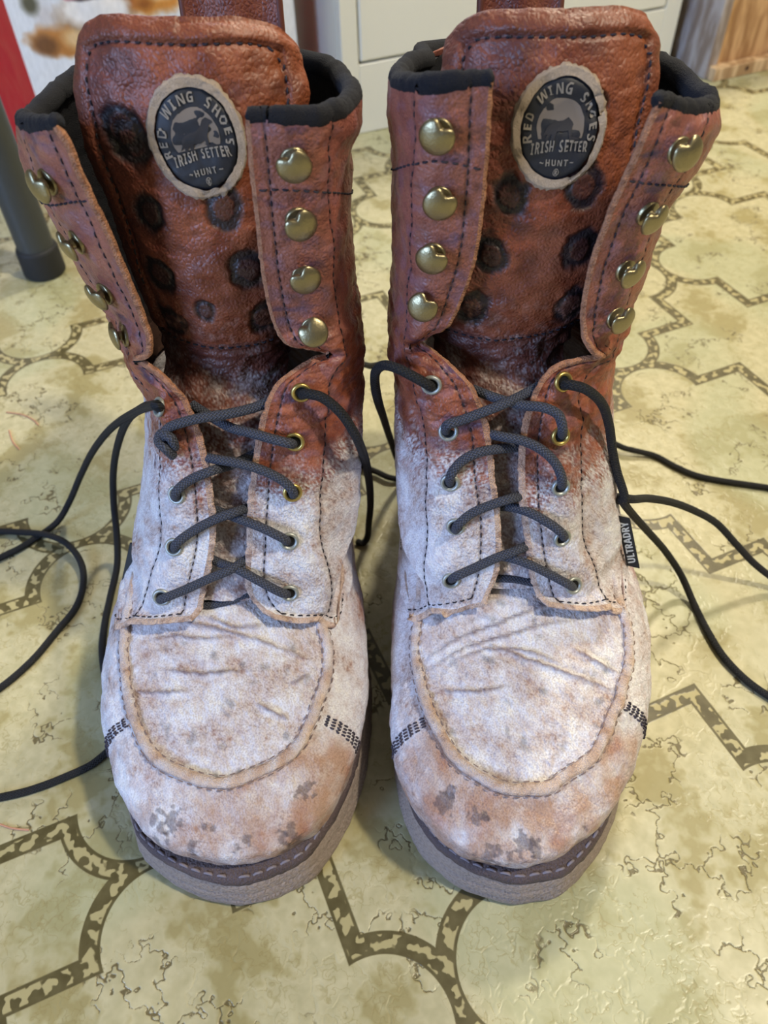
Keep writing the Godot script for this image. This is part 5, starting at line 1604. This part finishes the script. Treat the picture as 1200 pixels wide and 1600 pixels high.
	for k in range(maxi(cut - 3, 0), cut + 4): out[k] = (out[maxi(cut - 4, 0)] + out[cut + 4]).normalized()
	var es := Sheet.new()
	es.nu = loop.size()
	es.nv = 6
	var ec := PackedColorArray()
	for j in 6:
		var a := j / 5.0
		for k in loop.size():
			var q := loop[k] - ln[k] * th * a + out[k] * (th * lerpf(0.95, 0.45, smoothstep(0.17, 0.2, loop[k].y)) * sin(a * PI) * (1.0 + 0.18 * nB.get_noise_3dv(loop[k])))
			es.P.append(q)
			var c := lin(182, 130, 98).lerp(lin(220, 194, 178), smoothstep(0.19, 0.13, loop[k].y))
			c = c.lerp(lin(120, 78, 62), clampf(nB.get_noise_3dv(q) * 1.2, 0, 0.6))
			ec.append(c)
	es.s = 1.0
	es.normals()
	if es.N[es.nu * 2 + es.nu - 20].dot(out[es.nu - 20]) < 0:
		es.s = -1.0
		es.normals()
	part("raw_edge", sheet_mesh(es, ec, null, M.edge, null), null, root)
	# lining inside
	var li := Sheet.new()
	li.nu = sh.nu
	li.nv = sh.nv
	li.s = -s
	li.P.resize(sh.P.size())
	for k in sh.P.size():
		var i := k % sh.nu
		li.P[k] = sh.P[k] - sh.N[k] * (th + 0.0022 * smoothstep(20, 60, i) * smoothstep(0.2, 0.26, sh.P[k].y))
	li.normals()
	var lc := PackedColorArray()
	for p in li.P:
		lc.append(lin(78, 50, 40).lerp(lin(13, 14, 24), smoothstep(0.165, 0.185, p.y)))
	var keep := PackedInt32Array()
	var all := sheet_index(li)
	for t in range(0, all.size(), 3):
		if li.P[all[t]].y > 0.15:
			keep.append(all[t]); keep.append(all[t + 1]); keep.append(all[t + 2])
	var lm := ArrayMesh.new()
	lm.add_surface_from_arrays(Mesh.PRIMITIVE_TRIANGLES, arrays(li.P, li.N, keep, lc))
	part("lining", lm, M.inner, root)
	# padded binding on the collar
	var bp := PackedVector3Array()
	var bn := PackedVector3Array()
	for i in sh.nu:
		bp.append(sh.p(i, sh.nv - 1) - sh.n(i, sh.nv - 1) * lerpf(0.0022, 0.0036, smoothstep(30, 80, i)) + Vector3.UP * 0.0004)
		bn.append(Vector3.UP)
	var bt := tool()
	tube(bt, bp, func(k): return 0.0025 + 0.0012 * smoothstep(10, 80, k), 12, bn, func(k): return 0.0028 + 0.0010 * smoothstep(4, 30, k))
	part("collar_binding", bt.commit(), M.lining, root)
	# thread
	for col in [iF, iS]:
		var q := PackedVector3Array()
		var qn := PackedVector3Array()
		for j in range(5, sh.nv - 3): q.append(sh.p(col, j)); qn.append(sh.n(col, j))
		stitches(stit, q, qn, 0.0024, 0.0007, 0.00027)
	var bq := PackedVector3Array()
	var bqn := PackedVector3Array()
	for i in range(iS, sub[0] + sub[1] + sub[2] + 10): bq.append(sh.p(i, 6)); bqn.append(sh.n(i, 6))
	bq = spline(Array(bq), 0.0006)
	var b2 := PackedVector3Array()
	for p in bq:
		var w := sh.nearest(p)
		b2.append(sh.n(w.x, w.y))
	stitches(stit, bq, b2, 0.0022, 0.0011, 0.00034)
	# the cross seam below the collar
	var jc := 0
	for j in sh.nv:
		if rowf[j] > nr - 4.4:
			jc = j
			break
	var cq := PackedVector3Array()
	var cn := PackedVector3Array()
	for i in range(2, sub[0] + sub[1] + sub[2]): cq.append(sh.p(i, jc)); cn.append(sh.n(i, jc))
	stitches(stit, cq, cn, 0.0022, 0.0008, 0.0004)
	return sh

func hook(root: Node3D, sh: Sheet, p: Vector3, inner: float) -> void:
	var w := sh.nearest(p)
	var n := sh.n(w.x, w.y)
	var c := sh.p(w.x, w.y)
	var up := (sh.p(w.x, w.y + 8) - sh.p(w.x, w.y - 8)).normalized()
	var tin := (sh.p(w.x - 8, w.y) - sh.p(w.x + 8, w.y)).normalized()
	n = (n + up * 0.10).normalized()
	var st := tool()
	# base washer and neck
	lathe(st, c, n, [Vector2(0.0046, -0.0005), Vector2(0.0046, 0.0006), Vector2(0.0040, 0.0010), Vector2(0.0022, 0.0012), Vector2(0.0019, 0.0018), Vector2(0.0019, 0.0040), Vector2(0.0, 0.0042)], 20)
	part("hook_post", st.commit(), M.brass, root)
	# the domed head with its bite
	var bite := (up * 0.86 + tin * 0.52).normalized()
	var a0 := up
	var b0 := n.cross(up).normalized()
	var ab := atan2(bite.dot(b0), bite.dot(a0))
	var hd := tool()
	var rings := [[0.0, 0.0062], [0.3, 0.0061], [0.6, 0.0057], [0.85, 0.0051], [0.96, 0.0046], [1.0, 0.0041], [0.98, 0.0037], [0.9, 0.0036], [0.5, 0.0042], [0.0, 0.0044]]
	var sides := 48
	for j in rings.size():
		for i in sides + 1:
			var t := TAU * i / sides
			var da := wrapf(t - ab, -PI, PI)
			var r := 0.0059 * (1.0 - (0.46 * exp(-pow(da / 0.36, 2)) - 0.03 * exp(-pow((absf(da) - 0.75) / 0.25, 2))) * pow(rings[j][0], 3))
			var d := a0 * cos(t) + b0 * sin(t)
			hd.set_uv(Vector2.ZERO)
			hd.add_vertex(c + d * r * rings[j][0] + n * (rings[j][1] + 0.0))
	for j in rings.size() - 1:
		for i in sides:
			var q := j * (sides + 1) + i
			var e := q + sides + 1
			hd.add_index(q); hd.add_index(q + 1); hd.add_index(e)
			hd.add_index(q + 1); hd.add_index(e + 1); hd.add_index(e)
	hd.generate_normals()
	var m: ArrayMesh = hd.commit()
	var arr := m.surface_get_arrays(0)
	if arr[Mesh.ARRAY_NORMAL][sides + 5].dot(n) < 0:
		var idx: PackedInt32Array = arr[Mesh.ARRAY_INDEX]
		for t in range(0, idx.size(), 3):
			var x := idx[t + 1]
			idx[t + 1] = idx[t + 2]
			idx[t + 2] = x
		var nn: PackedVector3Array = arr[Mesh.ARRAY_NORMAL]
		for t in nn.size(): nn[t] = -nn[t]
		arr[Mesh.ARRAY_INDEX] = idx
		arr[Mesh.ARRAY_NORMAL] = nn
		m = ArrayMesh.new()
		m.add_surface_from_arrays(Mesh.PRIMITIVE_TRIANGLES, arr)
	part("lace_hook", m, M.brass, root)

func eyelet(root: Node3D, sh: Sheet, p: Vector3, dull: bool) -> void:
	var w := sh.nearest(p)
	var n := sh.n(w.x, w.y)
	var c := sh.p(w.x, w.y)
	var st := tool()
	lathe(st, c, n, [Vector2(0.0042, -0.0004), Vector2(0.0043, 0.0003), Vector2(0.0040, 0.0009), Vector2(0.0034, 0.0012), Vector2(0.0028, 0.0010), Vector2(0.0024, 0.0003)], 28)
	var e := part("eyelet", st.commit(), M.pewter if dull else M.brass_ring, root)
	var h := tool()
	lathe(h, c, n, [Vector2(0.0025, 0.0004), Vector2(0.0, 0.00035)], 20)
	part("eyelet_hole_shade", h.commit(), M.hole_shade, e)  # black disc painted as the shade inside the eyelet

# the woven badge: a frayed rim, a black ground, lettering and a dog in the field
func patch(root: Node3D, tg: Sheet, c: Vector3, turn: float) -> void:
	var RX := 0.0160
	var RY := 0.0186
	var put := func(a: float, b: float, lift: float) -> Array:
		var ca := cos(turn)
		var sa := sin(turn)
		var x := a * RX
		var y := b * RY
		var s: Array = tg.spot(c.x + x * ca - y * sa, c.y + x * sa + y * ca)
		return [s[0] + s[1] * lift, s[1]]
	var disc := func(r0: float, r1: float, lift: float, rag: float, rings: int) -> ArrayMesh:
		var sh := Sheet.new()
		sh.nu = 97
		sh.nv = rings
		for j in rings:
			var f := float(j) / (rings - 1)
			for i in 97:
				var t := TAU * i / 96.0
				var r := lerpf(r0, r1, f)
				if j == rings - 1: r *= 1.0 + rag * nC.get_noise_2d(cos(t) * 0.02, sin(t) * 0.02)
				var l := lift * (1.0 if j < rings - 1 else 0.1) + rag * 0.004 * nC.get_noise_2d(cos(t) * 0.03 * r, sin(t) * 0.03 * r)
				sh.P.append(put.call(cos(t) * r, sin(t) * r, l)[0])
		sh.s = -1.0
		sh.normals()
		if sh.n(30, 1).z < 0:
			sh.s = 1.0
			sh.normals()
		return sheet_mesh(sh, null, null, M.patch_black, null)
	var b := part("badge", disc.call(0.0, 0.86, 0.0011, 0.0, 14), M.patch_black, root)
	b.set_meta("label", "round black badge with pale lettering")
	part("badge_rim", disc.call(0.83, 1.03, 0.0016, 0.03, 7), M.patch_edge, b)
	var flat := func(poly: PackedVector2Array, lift: float) -> ArrayMesh:
		var st := tool()
		var tri := Geometry2D.triangulate_polygon(poly)
		for q in poly:
			var s: Array = put.call(q.x, q.y, lift)
			st.set_normal(s[1]); st.set_uv(Vector2.ZERO); st.add_vertex(s[0])
		for t in range(0, tri.size(), 3):
			var cw := (poly[tri[t + 1]] - poly[tri[t]]).cross(poly[tri[t + 2]] - poly[tri[t]]) < 0
			st.add_index(tri[t]); st.add_index(tri[t + 1] if cw else tri[t + 2]); st.add_index(tri[t + 2] if cw else tri[t + 1])
		return st.commit()
	# setting disc of the sun behind the dog
	var sun := PackedVector2Array()
	for i in 41:
		var t := lerpf(-0.42, PI + 0.42, i / 40.0)
		sun.append(Vector2(cos(t) * 0.50, sin(t) * 0.46 + 0.06))
	part("badge_field", flat.call(sun, 0.00125), M.patch_sky, b)
	var dog := PackedVector2Array([Vector2(-0.40, -0.12), Vector2(-0.33, -0.02), Vector2(-0.30, 0.06), Vector2(-0.24, 0.10), Vector2(-0.10, 0.14), Vector2(0.04, 0.15), Vector2(0.14, 0.20), Vector2(0.22, 0.30), Vector2(0.30, 0.33), Vector2(0.42, 0.25), Vector2(0.43, 0.21), Vector2(0.33, 0.19), Vector2(0.30, 0.12), Vector2(0.25, 0.03), Vector2(0.24, -0.10), Vector2(0.42, -0.12), Vector2(0.40, -0.15), Vector2(0.20, -0.16), Vector2(0.17, -0.02), Vector2(0.05, -0.03), Vector2(-0.08, -0.02), Vector2(-0.12, -0.14), Vector2(-0.18, -0.15), Vector2(-0.18, -0.04), Vector2(-0.26, -0.15), Vector2(-0.31, -0.15), Vector2(-0.28, -0.05)])
	part("badge_dog", flat.call(dog, 0.0014), mat(rgb(44, 42, 46), 0.7), b)
	# lettering
	var P := PackedVector3Array()
	var N := PackedVector3Array()
	var I := PackedInt32Array()
	var letter := func(ch: String, size: float, cx: float, cy: float, rot: float, sx: float) -> void:
		if ch == " ":
			return
		var t := TextMesh.new()
		var f := SystemFont.new()
		f.font_names = ["Droid Sans"]
		f.font_weight = 700
		t.font = f
		t.text = ch
		t.font_size = 64
		t.pixel_size = size / 46.0
		t.depth = 0.0
		var a := t.surface_get_arrays(0)
		var vs: PackedVector3Array = a[Mesh.ARRAY_VERTEX]
		var base := P.size()
		for q in vs:
			var x := q.x * sx
			var s: Array = put.call(cx + x * cos(rot) - q.y * sin(rot), cy + x * sin(rot) + q.y * cos(rot), 0.0015)
			P.append(s[0])
			N.append(s[1])
		if a[Mesh.ARRAY_INDEX] != null and a[Mesh.ARRAY_INDEX].size():
			for q in a[Mesh.ARRAY_INDEX]: I.append(base + q)
		else:
			for q in vs.size(): I.append(base + q)
	var arc := "RED WING SHOES"
	for i in arc.length():
		var t := lerpf(PI + 0.22, -0.22, i / float(arc.length() - 1))
		letter.call(arc[i], 0.165, cos(t) * 0.685, sin(t) * 0.665, t - PI / 2, 1.0)
	var band := "IRISH SETTER"
	for i in band.length():
		var x := lerpf(-0.56, 0.56, i / float(band.length() - 1))
		letter.call(band[i], 0.19, x, -0.29 + 0.05 * (1.0 - x * x * 3.0), 0.0, 0.62)
	var low := "~HUNT~"
	for i in low.length():
		letter.call(low[i], 0.115, lerpf(-0.33, 0.33, i / 5.0), -0.53, 0.0, 1.0)
	letter.call("®", 0.12, 0.0, -0.70, 0.0, 1.0)
	var m := ArrayMesh.new()
	m.add_surface_from_arrays(Mesh.PRIMITIVE_TRIANGLES, arrays(P, N, I))
	part("badge_lettering", m, M.patch_ink, b)

func lace(root: Node3D, segs: Array, tails: Array) -> void:
	var st := tool()
	for s in segs:
		tube(st, spline(s, 0.0012), func(k): return 0.0021, 12, null, null, false, true, 160.0)
	part("lace", st.commit(), M.lace, root)
	for s in tails:
		var tl := tool()
		tube(tl, spline(s, 0.002), func(k): return 0.0021, 12, null, null, false, true, 160.0)
		part("lace_end", tl.commit(), M.lace_clean, root)

func loop_build(root: Node3D, c0: float) -> void:
	var x0 := -0.0595 if cur.left else 0.0665
	var sh := Sheet.new()
	sh.nu = 24
	sh.nv = 40
	for j in sh.nv:
		var t := float(j) / (sh.nv - 1)
		for i in sh.nu:
			var u := float(i) / (sh.nu - 1) - 0.5
			var y := 0.255 + 0.075 * t
			var z := -0.381 - 0.006 * t - 0.012 * t * t
			sh.P.append(v(x0 + u * (0.041 if cur.left else 0.034), y, z + 0.0012 * cos(u * PI * 3)))
	sh.normals()
	var C := PackedColorArray()
	for p in sh.P:
		C.append(brown(p).lerp(BROWN0 * 0.7, 0.4))
	part("pull_loop", sheet_mesh(sh, C, null, M.clean, null), null, root)
	var bk := Sheet.new()
	bk.nu = 24
	bk.nv = 40
	bk.s = -1.0
	for k in sh.P.size():
		bk.P.append(sh.P[k] - sh.N[k] * 0.003)
	bk.normals()
	part("pull_loop_back", sheet_mesh(bk, C, null, M.clean, null), null, root)
	for s in [0, 23]:
		var ed := tool()
		var q := PackedVector3Array()
		for j in 40: q.append(sh.p(s, j) - sh.n(s, j) * 0.0015)
		tube(ed, q, func(k): return 0.0017, 8)
		part("pull_loop_edge", ed.commit(), mat(rgb(98, 50, 36), 0.6), root)

func side_tag(root: Node3D, lft: bool) -> void:
	var a: Vector3
	var b: Vector3
	var o: Vector3
	if lft:
		a = v(-.1219,.1014,-.2409)
		b = v(-.1302,.0804,-.2318)
		o = v(-0.95, 0.1, -0.3).normalized() * 0.0030
	else:
		a = v(.1124,.1116,-.2404)
		b = v(.1202,.0864,-.2294)
		o = v(0.95, -0.05, 0.30).normalized() * 0.0052
	var along := b - a
	var n := along.cross(o).normalized()
	if n.z < 0: n = -n
	var bx := part("side_tag", box(a - n * 0.0006 - o * 0.25, along, o * 1.25, n * 0.0012, 0.0003), M.black, root)
	bx.set_meta("label", "small black woven tag in the side seam")
	if not lft:
		var t := text_flat("ULTRADRY", 0.0040)
		var x := -along.normalized()
		var mi := part("tag_lettering", t, mat(rgb(190, 190, 186), 0.7), bx)
		var y := n.cross(x).normalized()
		mi.transform = Transform3D(Basis(x * 0.98, y, n), (a + b) / 2 + o * 0.38 + n * 0.0007)
